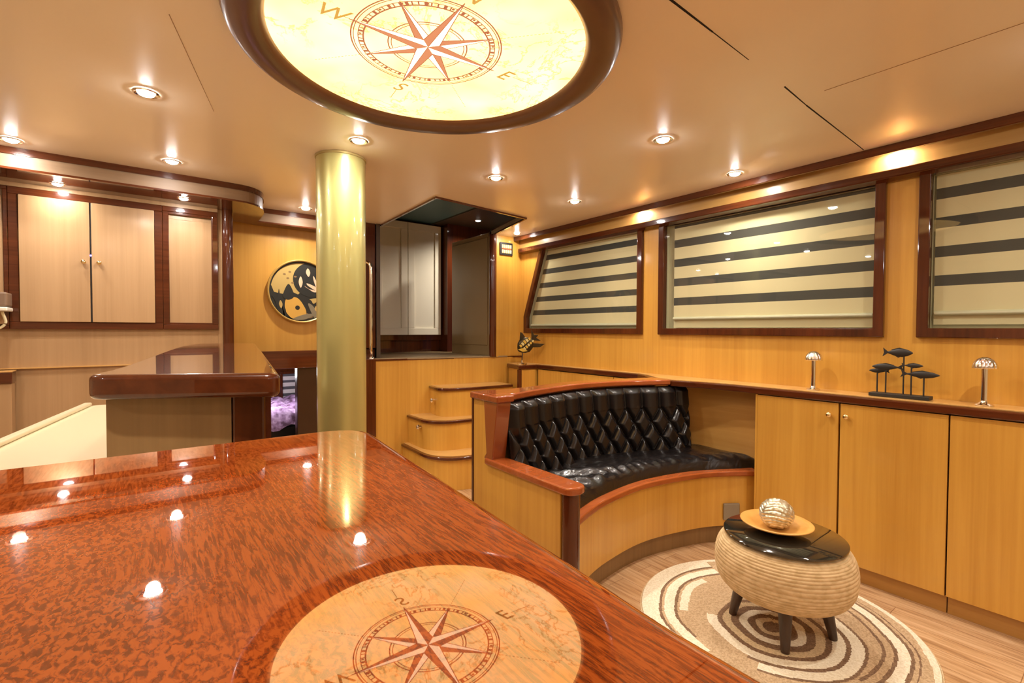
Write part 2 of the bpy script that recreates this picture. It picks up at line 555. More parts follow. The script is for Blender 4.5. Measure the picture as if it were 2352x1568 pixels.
box(bm, 3.05, 3.07, 2.70, 4.64, 2.01, 2.30); box(bm, 1.18, 1.2, 2.70, 4.64, 2.04, 2.30); box(bm, 1.18, 3.07, 2.68, 2.70, 2.04, 2.30)
struct('wall_hatch', bm, M['teal'])
bm = bmesh.new(); prism(bm, [(2.44, 3.54), (3.07, 3.54), (3.07, 3.56), (2.44, 3.56)], 2.0, 2.04)
struct('trim_14', bm, M['brown_paint'])
bm = bmesh.new()
prism(bm, [(1.478, 2.74), (2.273, 2.84), (2.44, 3.52), (2.455, 3.52), (2.285, 2.828), (1.466, 2.728), (1.515, 3.90), (1.53, 3.90)], ZC-.012, ZC+.04)
struct('trim_15', bm, M['mahog_x'], 'thin dark edge of the ceiling hatch opening')

# white side panel of the companionway (right)
bm = bmesh.new(); box(bm, 2.46, 2.50, 3.56, 4.24, .938, 2.04)
box(bm, 2.452, 2.46, 3.60, 4.22, 1.03, 2.0)
struct('wall_companionway_right', bm, mat('grey_beige_panel', (.30, .20, .09), .35, coat=.3), 'grey beige side panel of the companionway', bevel=.003)
bm = bmesh.new(); box(bm, 2.51, 3.05, 4.42, 4.60, .938, 2.27)
struct('wall_companionway_corner', bm, M['mahog'])

# art wall with header rail
bm = bmesh.new(); box(bm, .42, 1.47, 3.86, 3.90, .90, ZC)
struct('wall_back', bm, wood('brown_gold_veneer', (.62, .33, .06), (.50, .24, .035), (45, 45, 1.2), .38, .3, .12), 'warm veneer wall behind the gold pillar')
bm = bmesh.new(); box(bm, .42, 1.47, 3.76, 3.895, .882, 1.012)
struct('trim_16', bm, M['mahog_x'], 'dark mahogany rail under the round artwork', bevel=.006)
# dark posts right of pillar
bm = bmesh.new(); box(bm, 1.355, 1.442, 3.665, 3.72, 0, .938)
struct('trim_17', bm, M['mahog'], 'dark post at the left end of the landing', bevel=.006)
bm = bmesh.new(); box(bm, 1.38, 1.47, 3.74, 3.86, 1.02, ZC)
struct('trim_18', bm, M['mahog'], 'dark jamb left of the companionway', bevel=.004)
# door jamb panel to lower cabin
bm = bmesh.new(); box(bm, .888, 1.40, 3.79, 3.86, 0, .882)
struct('trim_19', bm, mat('dark_jamb', (.035, .014, .007), .3, coat=.8), 'dark panel beside the lower cabin opening', bevel=.004)
# lower cabin beyond
bm = bmesh.new()
box(bm, .2, 1.6, 5.2, 5.24, 0, .88); box(bm, .16, .2, 3.9, 5.24, 0, .88)
box(bm, 1.6, 1.64, 3.9, 5.24, 0, .88); 
struct('wall_lower_cabin', bm, M['mahog'], 'dark wood wall of the cabin beyond')
bm = bmesh.new(); box(bm, .16, 1.64, 3.9, 5.24, .882, .90)
struct('ceiling_lower_cabin', bm, M['ceil'])

# left back wall with hung cabinets: wall body
bm = bmesh.new(); box(bm, BX0, .40, 3.51, 3.55, 0, ZC)
struct('wall_left', bm, M['veneer_left'], 'veneer wall carrying the overhead lockers')
bm = bmesh.new(); box(bm, .362, .385, 3.505, 3.90, .90, ZC)
struct('trim_20', bm, M['veneer_left'], 'light edge of the locker wall')
bm = bmesh.new(); tube(bm, [(.416, 3.50, 0), (.416, 3.50, 1.925)], .031, 28)
struct('trim_21', bm, M['mahog'], 'glossy dark round corner column', smooth=True)
# ledge line
bm = bmesh.new(); box(bm, BX0, .38, 3.494, 3.51, .960, .966)
struct('trim_22', bm, M['tread'], 'thin pale ledge on the locker wall')

# left cornice
edge = [(BX0, 3.205), (.25, 3.205), (.40, 3.207), (.50, 3.225), (.575, 3.30), (.61, 3.42), (.62, 3.56), (.625, 3.735), (1.46, 3.735)]
edge = [edge[0]] + smooth_poly(edge[1:-1], 5) + [edge[-1]]
def offs(line, d):
    out = []
    for i, p in enumerate(line):
        a = Vector(line[max(i-1, 0)]); b = Vector(line[min(i+1, len(line)-1)])
        t = (b-a).normalized(); out.append((p[0]-t.y*d, p[1]+t.x*d))
    return out
e1 = offs(edge, -.0); e2 = offs(edge, .022)
bm = bmesh.new(); ribbon(bm, e1, e2, 1.978, ZC)
struct('trim_23', bm, M['mahog_x'], 'dark crown strip of the left cornice')
e1 = offs(edge, .006); e2 = offs(edge, .03)
bm = bmesh.new(); ribbon(bm, e1, e2, 1.918, 1.978)
struct('trim_24', bm, wood('cornice_fascia', (.27, .165, .085), (.20, .115, .055), (2, 40, 40), .5, 0, .1), 'brown fascia of the left cornice')
SOFZ = 1.908
bm = bmesh.new()
a_ = offs(edge, .0)
poly = a_ + [(1.46, 3.86), (.40, 3.86), (.40, 3.51), (BX0, 3.51)]
# soffit board as strip quads
inner = a_
outer = []
for p in inner:
    if p[0] <= .40 and p[1] < 3.4: outer.append((min(p[0], .38), 3.51))
    elif p[1] < 3.7: outer.append((.40, max(3.51, min(3.86, p[1]+.08))))
    else: outer.append((max(p[0]-.0, .42), 3.86))
ribbon(bm, inner, outer, SOFZ, 1.918)
struct('trim_25', bm, M['mahog_x'], 'dark soffit board of the left cornice')
bm = bmesh.new(); box(bm, BX0, .362, 3.488, 3.51, 1.888, 1.908)
struct('trim_26', bm, M['veneer_left'], 'light strip under the left cornice')

# unseen half of the saloon
bm = bmesh.new(); box(bm, BX0-.04, BX0, BY0, 3.9, 0, ZC)
struct('wall_far_left', bm, M['cream'])
bm = bmesh.new(); box(bm, BX0, XW+.05, BY0-.04, BY0, 0, ZC)
struct('wall_behind', bm, M['cream'])

# ============================================================ OVERHEAD LOCKERS (left)
def knob(bm, c, ax, r=.011):
    """small lathe knob pointing along ax"""
    rot = Vector((0, 0, 1)).rotation_difference(Vector(ax)).to_matrix()
    lathe(bm, [(0, 0), (r*.55, 0), (r*.45, r*.9), (r, r*1.2), (r*1.05, r*1.7), (r*.7, r*2.2), (0, r*2.4)], c, 16, rot=rot)

def frame_rect(bm, x0, x1, z0, z1, wd, y0, y1, mids=()):
    box(bm, x0, x1, y0, y1, z1-wd, z1); box(bm, x0, x1, y0, y1, z0, z0+wd)
    box(bm, x0, x0+wd, y0, y1, z0+wd, z1-wd); box(bm, x1-wd, x1, y0, y1, z0+wd, z1-wd)
    for a, b in mids: box(bm, a, b, y0, y1, z0+wd, z1-wd)

ol = thing('overhead_locker', 'overhead locker with two pale doors in a dark frame on left wall', 'cabinet', (-.23, 3.5, 1.165))
bm = bmesh.new(); frame_rect(bm, -.548, .084, 1.165, 1.888, .037, 3.484, 3.511)
wpart('frame', bm, M['mahog_x'], ol, bevel=.003)
for x0, x1, kx in ((-.509, -.236, -.262), (-.229, .046, -.198)):
    bm = bmesh.new(); box(bm, x0, x1, 3.478, 3.498, 1.203, 1.850)
    d = wpart('door', bm, M['veneer_left'], ol, bevel=.002)
    bm = bmesh.new(); knob(bm, (kx, 3.478, 1.527), (0, -1, 0))
    k = wpart('knob', bm, M['brass'], d, smooth=True); 
bm = bmesh.new(); box(bm, -.2355, -.2295, 3.482, 3.497, 1.203, 1.850)
wpart('gap_strip', bm, M['gap'], ol)
bm = bmesh.new(); lathe(bm, [(0, 0), (.005, 0), (.004, .003), (0, .004)], (-.2325, 3.4815, 1.565), 12, rot=Matrix.Rotation(PI/2, 3, 'X'))
wpart('indicator_light', bm, mat('blue_led', (.1, .1, 1), .3, emit=(.12, .10, 1), es=5), ol, smooth=True)

ol = thing('overhead_locker', 'narrow overhead locker with one pale panel beside round column', 'cabinet', (.22, 3.5, 1.165))
bm = bmesh.new(); frame_rect(bm, .0845, .362, 1.165, 1.888, .030, 3.486, 3.511)
wpart('frame', bm, M['mahog_x'], ol, bevel=.003)
bm = bmesh.new(); frame_rect(bm, .1, .345, 1.19, 1.86, .016, 3.492, 3.511)
wpart('inner_frame', bm, M['mahog'], ol, bevel=.002)
bm = bmesh.new(); box(bm, .105, .330, 3.497, 3.5105, 1.195, 1.818)
wpart('door', bm, M['veneer_left'], ol, bevel=.002)

ol = thing('overhead_locker', 'overhead locker at far left cut by the picture edge', 'cabinet', (-.75, 3.5, 1.165))
bm = bmesh.new(); frame_rect(bm, -1.15, -.5485, 1.165, 1.888, .018, 3.486, 3.511)
wpart('frame', bm, M['mahog_x'], ol, bevel=.003)
bm = bmesh.new(); box(bm, -1.13, -.567, 3.49, 3.51, 1.19, 1.835)
wpart('door', bm, M['veneer_left'], ol, bevel=.002)

# wall fixture of unknown use at left edge
fx = thing('wall_fitting', 'small white wall dispenser with curved hook at left picture edge', 'fitting', (-.56, 3.4, 1.16))
bm = bmesh.new(); box(bm, -.68, -.536, 3.36, 3.484, 1.275, 1.345)
wpart('housing', bm, mat('brown_housing', (.22, .14, .09), .4), fx, bevel=.008)
bm = bmesh.new(); box(bm, -.68, -.534, 3.35, 3.484, 1.252, 1.272)
wpart('white_bar', bm, mat('white_plastic', (.85, .8, .68), .3), fx, bevel=.005)
bm = bmesh.new()
tube(bm, smooth_poly([(-.585, 3.40, 1.25), (-.598, 3.40, 1.21), (-.585, 3.40, 1.172), (-.565, 3.40, 1.172), (-.548, 3.40, 1.20), (-.560, 3.40, 1.25)], 6), .006, 10)
wpart('hook', bm, mat('cream_hook', (.85, .78, .5), .25), fx, smooth=True)

# base run under the lockers at left with dark edge
bc = thing('side_counter', 'low counter with dark mahogany edge at far left under the lockers', 'counter', (-.9, 3.4, 0))
bm = bmesh.new(); box(bm, -1.6, -.535, 3.41, 3.494, .0, .895); 
wpart('front_panel', bm, M['veneer_left'], bc, bevel=.002)
bm = bmesh.new(); box(bm, -1.6, -.530, 3.40, 3.494, .895, .950)
wpart('edge', bm, M['mahog_x'], bc, bevel=.004)
bm = bmesh.new(); box(bm, -1.6, -.528, 3.398, 3.494, .950, .957)
wpart('top', bm, M['tread'], bc, bevel=.002)

# ============================================================ LOWER CABIN CONTENT
bd = thing('bed', 'bed with mottled purple cover seen through the low opening', 'bed', (.95, 4.6, 0))
bm = bmesh.new(); box(bm, .45, 1.55, 4.30, 5.15, .0, .36)
wpart('bed_base', bm, M['blackp'], bd, bevel=.01)
bm = bmesh.new()
nx, ny = 24, 20
g_ = [[bm.verts.new((.45+1.1*i/nx, 4.28+.87*j/ny, .50+.018*math.sin(i*1.3+j*.7)+.012*math.sin(i*.6-j*1.1)-(.14 if j == 0 else (.03 if j == 1 else 0)))) for j in range(ny+1)] for i in range(nx+1)]
for i in range(nx):
    for j in range(ny): bm.faces.new((g_[i][j], g_[i+1][j], g_[i+1][j+1], g_[i][j+1]))
pm = mat('purple_velvet', (.45, .28, .55), .7)
nn = N(pm, 'ShaderNodeTexNoise', Scale=22.0, Detail=4.0)
L(pm, coords(pm), nn.inputs['Vector'])
L(pm, ramp(pm, nn.outputs[0], [(.35, (.14, .07, .14)), (.5, (.42, .27, .52)), (.65, (.72, .55, .85))]), bsdf(pm).inputs['Base Color'])
wpart('bed_cover', bm, pm, bd, smooth=True)
cw = bpy.data.objects.new('window_4', None); C.objects.link(cw); cw['kind'] = 'structure'; cw['label'] = 'small cabin window with banded blind seen under the dark rail'
cw.location = (1.13, 5.19, .44)
bm = bmesh.new(); frame_rect(bm, 1.055, 1.40, .44, .745, .022, 5.17, 5.199)
wpart('window_frame', bm, M['mahog'], cw, bevel=.003)
bm = bmesh.new()
for k, z in enumerate((.462, .53, .597, .66)): box(bm, 1.078, 1.378, 5.184, 5.19, z, z+.038)
wpart('blind_band', bm, mat('white_blind_band', (.8, .78, .74), .6), cw)
bm = bmesh.new(); box(bm, 1.077, 1.379, 5.191, 5.197, .461, .73)
wpart('blind_backing', bm, mat('grey_sheer', (.10, .10, .11), .6), cw)
ld = bpy.data.lights.new('cabin_fill_light', 'POINT'); ld.energy = 4; ld.color = (.95, .92, 1); ld.shadow_soft_size = .05  # unseen lamp added so the bed and blind come out bright
cl = thing('added_cabin_light', 'small added dome light, out of sight, brightening the cabin beyond', 'fill light', (.75, 4.45, .882))
bm = bmesh.new(); lathe(bm, [(0, -.03), (.03, -.024), (.045, -.008), (.048, 0)], (0, 0, 0), 20)
obj('dome', bm, M['off_lens'], cl, smooth=True)
lo = bpy.data.objects.new('cabin_fill_light', ld); C.objects.link(lo); lo.parent = cl; lo.location = (0, 0, -.07)

# ============================================================ WHITE LOCKER DOORS (companionway)
wl = thing('locker', 'tall locker with two white panelled doors inside the companionway', 'cabinet', (2.12, 4.55, 1.06))
bm = bmesh.new(); box(bm, 1.72, 2.56, 4.56, 4.60, 1.06, 2.27)
wpart('frame', bm, M['mahog'], wl, bevel=.003)
for x0, x1 in ((1.775, 2.112), (2.118, 2.490)):
    bm = bmesh.new()
    zb, zt = 1.115, 2.250
    box(bm, x0, x1, 4.535, 4.56, zb, zt)
    for a, b, c_, d_ in ((x0, x1, zt-.07, zt), (x0, x1, zb, zb+.07), (x0, x0+.07, zb+.07, zt-.07), (x1-.07, x1, zb+.07, zt-.07)):
        box(bm, a, b, 4.520, 4.5352, c_, d_)
    wpart('door', bm, M['white_lac'], wl, bevel=.003)

# chrome grab rail
gr = thing('grab_rail', 'chrome grab rail standing at the left side of the landing', 'handrail', (1.405, 3.69, .938))
bm = bmesh.new()
tube(bm, smooth_poly([(1.435, 3.74, .94), (1.415, 3.70, .99), (1.412, 3.69, 1.10), (1.412, 3.69, 1.40), (1.412, 3.69, 1.62), (1.408, 3.70, 1.68), (1.395, 3.74, 1.70)], 6), .013, 14)
wpart('rail', bm, M['chrome'], gr, smooth=True)
bm = bmesh.new(); lathe(bm, [(0, 0), (.026, 0), (.024, .006), (.014, .018), (0, .02)], (1.428, 3.725, .938), 20)
wpart('base_flange', bm, M['chrome'], gr, smooth=True)

# ============================================================ STEPS
st = thing('boarding_steps', 'three stepped drawer boxes with rounded corners climbing to the landing', 'steps', (1.9, 3.3, 0))
steps = [([(1.655, 3.642), (1.635, 3.04), (1.95, 2.975), (2.495, 2.96), (2.495, 3.503)], 0, .245, .24),
         ([(1.70, 3.635), (1.70, 3.22), (2.05, 3.18), (2.495, 3.17), (2.495, 3.503)], .245, .475, .21),
         ([(1.885, 3.605), (1.84, 3.36), (2.10, 3.30), (2.495, 3.28), (2.495, 3.503)], .475, .705, .13)]
kn = [[((1.93, 2.985, .075), (-.2, -1, 0))], [((1.698, 3.40, .415), (-1, 0, 0)), ((2.15, 3.178, .36), (0, -1, 0))], [((1.858, 3.48, .60), (-1, -.1, 0))]]
for (pl, z0, z1, rr), ks in zip(steps, kn):
    P_ = round_corner(pl, [0, rr, 0, 0, 0], 12)
    bm = bmesh.new(); prism(bm, P_, z0+.001, z1-.022)
    b_ = wpart('drawer_box', bm, M['veneer'], st, smooth=True)
    cx, cy = 2.3, 3.45
    big = []
    for p in P_:
        v = Vector((p[0]-cx, p[1]-cy)); 
        q = (p[0]+(-.014 if p[0] < 2.4 else 0), p[1]+(-.014 if p[1] < 3.45 else 0)); big.append(q)
    bm = bmesh.new(); prism(bm, big, z1-.022, z1-.001)
    t_ = wpart('nosing', bm, M['mahog_x'], st, bevel=.004, smooth=True)
    bm = bmesh.new()
    P2 = [(p[0]+(.012 if p[0] < 2.4 else 0), p[1]+(.018 if p[1] < 3.45 else 0)) for p in P_]
    prism(bm, P2, z1-.001, z1+.0012)
    wpart('tread', bm, M['tread'], st)
    for c_, ax in ks:
        bm = bmesh.new(); knob(bm, c_, ax, .018)
        k = wpart('knob', bm, M['chrome'], b_, smooth=True)

# ============================================================ RIGHT CABINETS + COUNTERTOP
CX = 2.60
def base_unit(y0, y1, doors, label, e=.013):
    r = thing('base_cabinet', label, 'cabinet', (CX+.08, (y0+y1)/2, 0), 'base cabinets along the right wall')
    bm = bmesh.new(); box(bm, CX+.022, XW-.001, y0+.001, y1-e, .08, .832)
    wpart('carcass', bm, M['gap'], r)
    bm = bmesh.new(); box(bm, CX+.04, CX+.055, y0+.001, y1-e, .0, .08)
    wpart('kickboard', bm, M['veneer_h'], r)
    for a, b, ky in doors:
        bm = bmesh.new(); box(bm, CX, CX+.021, a, b, .084, .829)
        d = wpart('door', bm, M['veneer'], r, bevel=.0015)
        if ky:
            bm = bmesh.new(); knob(bm, (CX, ky, .772), (-1, 0, 0), .0115)
            wpart('knob', bm, M['brass'], d, smooth=True)
base_unit(.479, 1.262, [(.873, 1.250, .908), (.481, .865, .838)], 'double door base cabinet with two brass knobs beside the sofa')
base_unit(-.34, .477, [(.085, .4755, None), (-.338, .082, None)], 'plain pale base cabinet at the right picture edge', .0005)
bm = bmesh.new(); box(bm, CX+.0005, XW-.001, 1.2505, 1.262, 0, .832)
ep = tag(obj('end_panel', bm, M['veneer'], bevel=.001), 'narrow end panel between the double cabinet and the sofa', 'panel')

ct = thing('countertop', 'long mahogany edged countertop under the windows', 'countertop', (XW, 1.0, .834))
front = [(CX-.012, -.9), (CX-.012, 1.38), (CX-.03, 1.55), (2.515, 1.722), (2.555, 1.885), (2.66, 2.03), (2.70, 2.12), (2.70, 3.205), (2.50, 3.195), (2.58, 3.474)]
back = [(XW-.001, 3.474), (XW-.001, -.9)]
bm = bmesh.new(); prism(bm, front+back, .834, .868)
wpart('edge_moulding', bm, M['mahog_y'], ct, bevel=.006)
fr2 = [(CX+.006, -.9), (CX+.006, 1.38), (CX-.012, 1.55), (2.535, 1.722), (2.575, 1.875), (2.675, 2.02), (2.715, 2.12), (2.715, 3.22), (2.515, 3.21), (2.59, 3.473)]
bm = bmesh.new(); prism(bm, fr2+back, .868, .8745)
wpart('top_surface', bm, M['tread'], ct, bevel=.0015)

cc = thing('corner_cabinet', 'small corner cabinet beneath the gold fish beside the steps', 'cabinet', (2.63, 3.3, 0))
bm = bmesh.new(); prism(bm, [(2.52, 3.21), (2.745, 3.22), (2.745, 3.47), (2.60, 3.47)], 0, .8335)
wpart('body', bm, M['veneer'], cc)
bm = bmesh.new(); box(bm, 2.505, 2.535, 3.195, 3.225, 0, .8335)
wpart('corner_post', bm, M['mahog'], cc, bevel=.004)
bm = bmesh.new(); box(bm, 2.536, 2.69, 3.203, 3.2085, .05, .825)
wpart('door', bm, M['veneer'], cc, bevel=.001)
wallrun = thing('low_wall_cabinet', 'shallow pale wall cabinet behind the sofa back', 'cabinet', (2.73, 2.7, 0))
bm = bmesh.new(); box(bm, 2.722, XW-.001, 2.05, 3.195, 0, .8335)
wpart('carcass', bm, M['gap'], wallrun)
for a, b in ((2.055, 2.34), (2.345, 2.90), (2.905, 3.19)):
    bm = bmesh.new(); box(bm, 2.71, 2.7215, a, b, .05, .828)
    wpart('door', bm, M['veneer'], wallrun, bevel=.001)

# ============================================================ SOFA
sf = thing('booth_sofa', 'curved built in booth sofa with tufted black leather and mahogany rails', 'sofa', (1.95, 1.7, 0))
frt = smooth_poly([(1.308, 1.332), (1.467, 1.405), (1.68, 1.468), (2.00, 1.50), (2.335, 1.440), (2.51, 1.366), (2.66, 1.266)], 8)
def cut(line, xmax):
    out = []
    for a, b in zip(line, line[1:]):
        out.append(a)
        if b[0] > xmax:
            t = (xmax-a[0])/(b[0]-a[0]); out.append((xmax, a[1]+t*(b[1]-a[1]))); return out
    out.append(line[-1]); return out

def offl(d): return offs(frt, d)
bm = bmesh.new(); ribbon(bm, offl(.018), offl(.035), .10, .375)
wpart('seat_front_panel', bm, M['veneer'], sf, smooth=True)
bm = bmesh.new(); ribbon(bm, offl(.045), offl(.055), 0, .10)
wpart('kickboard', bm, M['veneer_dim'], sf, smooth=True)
bm = bmesh.new(); ribbon(bm, offl(0), offl(.075), .375, .405)
wpart('seat_rim', bm, M['rail_red'], sf, bevel=.006, smooth=True)
# back rail
rin = smooth_poly([(1.33, 1.765), (1.573, 1.837), (1.938, 1.895), (2.249, 1.842), (2.512, 1.724)], 8)
rout = smooth_poly([(1.268, 1.955), (1.535, 1.945), (1.906, 2.002), (2.222, 1.965), (2.553, 1.883)], 8)
rin = [(1.262, 1.80)] + rin[1:]
bm = bmesh.new(); ribbon(bm, rin, rout, .842, .874)
box(bm, 1.238, 1.335, 1.735, 1.965, .842, .8735)
wpart('back_rail', bm, M['rail_red'], sf, bevel=.007, smooth=True)
# outer back panel
op = [(p[0], p[1]-.018) for p in rout]
bm = bmesh.new(); ribbon(bm, op, [(p[0], p[1]+.012) for p in op], 0, .842)
wpart('back_panel', bm, M['veneer'], sf, smooth=True)
# seat deck
bs = smooth_poly([(1.32, 1.80), (1.573, 1.875), (1.938, 1.935), (2.249, 1.885), (2.56, 1.78), (2.75, 1.74)], 8)
n_ = 40
def resample(line, n):
    L_ = [0]
    for a, b in zip(line, line[1:]): L_.append(L_[-1]+math.dist(a, b))
    out = []
    j = 0
    for i in range(n+1):
        s_ = L_[-1]*i/n
        while j < len(line)-2 and L_[j+1] < s_: j += 1
        t = (s_-L_[j])/max(1e-9, L_[j+1]-L_[j]); a, b = line[j], line[j+1]
        out.append((a[0]+(b[0]-a[0])*t, a[1]+(b[1]-a[1])*t))
    return out
cf = smooth_poly([(1.325, 1.385), (1.467, 1.450), (1.68, 1.512), (2.00, 1.545), (2.335, 1.49), (2.60, 1.365), (2.75, 1.29)], 8)
bm = bmesh.new(); ribbon(bm, resample(offl(.03), 30), resample([p for p in cut(bs, 2.70)], 30), .30, .40)
wpart('seat_deck', bm, M['gap'], sf)
# seat cushion
A_, B_ = resample(cf, 90), resample(bs, 90)
bm = bmesh.new()
nv = 30
rows = []
for i, (a, b) in enumerate(zip(A_, B_)):
    col = []
    for j in range(nv+1):
        t = j/nv
        x = a[0]+(b[0]-a[0])*t; y = a[1]+(b[1]-a[1])*t
        s_ = i/90
        ed = min(1, t/.16)
        z = .405+.062*math.sqrt(max(0, 1-(1-ed)**2)) 
        ex = min(1, min(s_, 1-s_)/.04); z -= .018*(1-ex)**2
        # wrinkles pulled across the left half
        wv = math.sin(34*(y*1.15+.35*x) + 2.2*math.sin(5*x+3*y)) * math.exp(-((s_-.28)/.22)**2) * .012
        wv += math.sin(52*(x-.4*y)+1.7*math.sin(9*y)) * .0022
        wv += math.sin(70*s_*2+3*math.sin(12*s_)) * .006 * math.exp(-((t-.16)/.12)**2)
        z += wv*ed
        col.append(bm.verts.new((x, y, z)))
    rows.append(col)
for r0, r1 in zip(rows, rows[1:]):
    for j in range(nv): bm.faces.new((r0[j], r1[j], r1[j+1], r0[j+1]))
wpart('seat_cushion', bm, M['leather'], sf, smooth=True, auto=False)
# tufted back cushion
lb = resample(smooth_poly([(1.318, 1.775), (1.573, 1.85), (1.938, 1.905), (2.249, 1.855), (2.50, 1.755), (2.68, 1.735)], 8), 330)
bm = bmesh.new()
nh = 90
W_ = sum(math.dist(a, b) for a, b in zip(lb, lb[1:]))
pw = W_/12.0
zb_, zt_ = .44, .831
rowh = .088
btn_top = zt_-.115
rows = []
def tuft(s_, h):
    """bulge height at arc s_, height h"""
    if h >= btn_top:                      # vertical channels above the first buttons
        f = abs(((s_/pw) % 1)-.5)*2       # 1 at seams
        k = 1-f**3.2
        top = max(0, (h-(zt_-.03))/.03)
        return .034*k*(1-top**2*.55)+.010*(1-top)
    # diamonds: distance to the diagonal fold lines
    u = s_/pw; v = (btn_top-h)/rowh
    a = (u+v*.5) % 1; b = (u-v*.5) % 1
    fa = min(a, 1-a); fb = min(b, 1-b)
    m_ = min(fa, fb)*2
    bl = 1-(1-min(1, m_*1.6))**2.2
    # buttons
    best = 9
    for dv in (0, 1):
        vi = math.floor(v)+dv
        off = (vi % 2)*.5
        ui = round(u-off)+off
        best = min(best, math.hypot((u-ui)*pw, (v-vi)*rowh))
    return .034*bl+.006 - .012*math.exp(-(best/.011)**2)
for i, p in enumerate(lb):
    a = Vector(lb[max(0, i-1)]); b = Vector(lb[min(len(lb)-1, i+1)])
    t = (b-a).normalized(); nrm = Vector((t.y, -t.x))
    col = []
    for j in range(nh+1):
        h = zb_+(zt_-zb_)*j/nh
        d = tuft(W_*i/330, h)
        e_ = min(1, min(i, 330-i)/8); d *= e_**.5
        slope = (zt_-h)*.10
        col.append(bm.verts.new((p[0]+nrm.x*(d+slope), p[1]+nrm.y*(d+slope), h)))
    tp = bm.verts.new((p[0]-nrm.x*.01, p[1]-nrm.y*.01, zt_+.002)); col.append(tp)
    rows.append(col)
for r0, r1 in zip(rows, rows[1:]):
    for j in range(nh+1): bm.faces.new((r0[j], r1[j], r1[j+1], r0[j+1]))
M['leather2'] = mat('black_leather_tufted', (.008, .006, .006), .30, coat=.22, coat_r=.12, spec=.35)
bcush = wpart('back_cushion', bm, M['leather2'], sf, smooth=True, auto=False)
# buttons
for vi in range(0, 4):
    z = btn_top-vi*rowh
    for q in range(1, 12):
        s_ = (q+(vi % 2)*.5)*pw
        if s_ > W_-.02: continue
        i = int(round(s_/W_*330)); p = lb[i]
        a = Vector(lb[max(0, i-1)]); b = Vector(lb[min(330, i+1)])
        t = (b-a).normalized(); nrm = Vector((t.y, -t.x, 0))
        d = tuft(s_, z)+(zt_-z)*.10
        bm = bmesh.new()
        lathe(bm, [(.0075, 0), (.0065, .003), (.003, .0048), (0, .005)], (p[0]+nrm.x*d, p[1]+nrm.y*d, z), 10,
              rot=Vector((0, 0, 1)).rotation_difference(nrm).to_matrix())
        wpart('button', bm, M['leather2'], bcush, smooth=True)
# recess wall behind right of seat (level grain)
bm = bmesh.new(); box(bm, 2.738, XW-.001, 1.262, 1.76, .38, .8335)
wpart('recess_panel', bm, M['veneer_h'], sf)
# arm side panel
bm = bmesh.new()
prism(bm, [(1.34, 0), (1.948, 0), (1.948, .842), (1.856, .842), (1.80, .55), (1.34, .55)], 1.252, 1.272, 'x')
wpart('side_panel', bm, M['veneer'], sf, bevel=.001)
bm = bmesh.new(); box(bm, 1.248, 1.29, 1.9485, 1.964, 0, .842)
wpart('edge_strip', bm, M['mahog'], sf, bevel=.003)
bm = bmesh.new()
prism(bm, [(1.745, .842), (1.856, .842), (1.835, .60), (1.856, .575), (1.785, .575)], 1.246, 1.322, 'x')
wpart('back_post', bm, mat('post_face', (.27, .060, .014), .25, coat=1), sf, bevel=.004)
bm = bmesh.new(); box(bm, 1.272, 1.318, 1.34, 1.76, .36, .55)
wpart('arm_inner_panel', bm, M['mahog'], sf)
cap = round_corner([(1.236, 1.838), (1.236, 1.272), (1.340, 1.272), (1.328, 1.80), (1.328, 1.838)], [0, .05, .05, 0, 0], 8)
bm = bmesh.new(); prism(bm, cap, .550, .580)
wpart('armrest_cap', bm, M['rail_red'], sf, bevel=.009, seg=3)
bm = bmesh.new(); tube(bm, [(1.290, 1.322, 0), (1.290, 1.322, .550)], .036, 28)
wpart('arm_post', bm, M['mahog'], sf, smooth=True)

# outlet on seat front panel
ol = thing('wall_socket', 'dark grey socket plate on the sofa base behind the ottoman', 'socket', (2.45, 1.41, .2))
bm = bmesh.new()
sock = Matrix.Rotation(math.radians(-24), 3, 'Z')
vs = [v for v in ()]
box(bm, -.045, .045, -.012, .0, -.045, .045)
obj('plate', bm, M['steel_brushed'], ol, bevel=.003)
ol.location = (2.547, 1.361, .180); ol.rotation_euler = (0, 0, math.radians(-33))

# ============================================================ RUG
rc = (1.995, .885); RR = .515
cin = (1.955, .84)
bm = bmesh.new()
nr, na = 150, 240
def rugcol(x, y):
    at_ = math.atan2(y-rc[1], x-rc[0])
    d = math.hypot(x-rc[0], y-rc[1]); wob = .003*math.sin(7*at_)+.002*math.sin(17*x+23*y)
    a = math.degrees(at_) % 360
    if d > .508: return 1
    if d > .487+wob: return 0
    ci_ = (1.945, .862)
    di = math.hypot(x-ci_[0], y-ci_[1])+wob
    ai = math.degrees(math.atan2(y-ci_[1], x-ci_[0])) % 360
    for hi, c_ in ((.038, 2), (.060, 1), (.086, 2), (.116, 0), (.146, 2), (.176, 1), (.196, 2)):
        if di < hi: return c_
    if di < .236: return 0 if 120 < ai < 325 else 3
    if di < .252: return 2 if (185 < ai or ai < 20) else 3
    if di < .292 and 195 < ai < 340: return 0
    if di < .303 and 195 < ai < 335: return 2
    d2 = d+wob
    if 62 < a < 178:
        if .440 <= d2: return 0
        if .428 <= d2 < .440: return 2
        if .418 <= d2 < .428: return 3
        if .378 <= d2 < .418: return 0 if a < 172 else 3
        if .366 <= d2 < .378: return 2 if a < 160 else 3
        if .356 <= d2 < .366: return 3
        if .322 <= d2 < .356: return 0 if 80 < a < 132 else 3
        return 3
    if a > 250 or a < 25:
        if .345 <= d2 < .357: return 2
        if .380 <= d2 < .392: return 2
        if .392 <= d2 < .428: return 0 if a > 262 else 3
        if .428 <= d2 < .440: return 2
        if .452 <= d2 < .458: return 2
    return 3
ctr = bm.verts.new((rc[0], rc[1], .009))
prev = None
rings = []
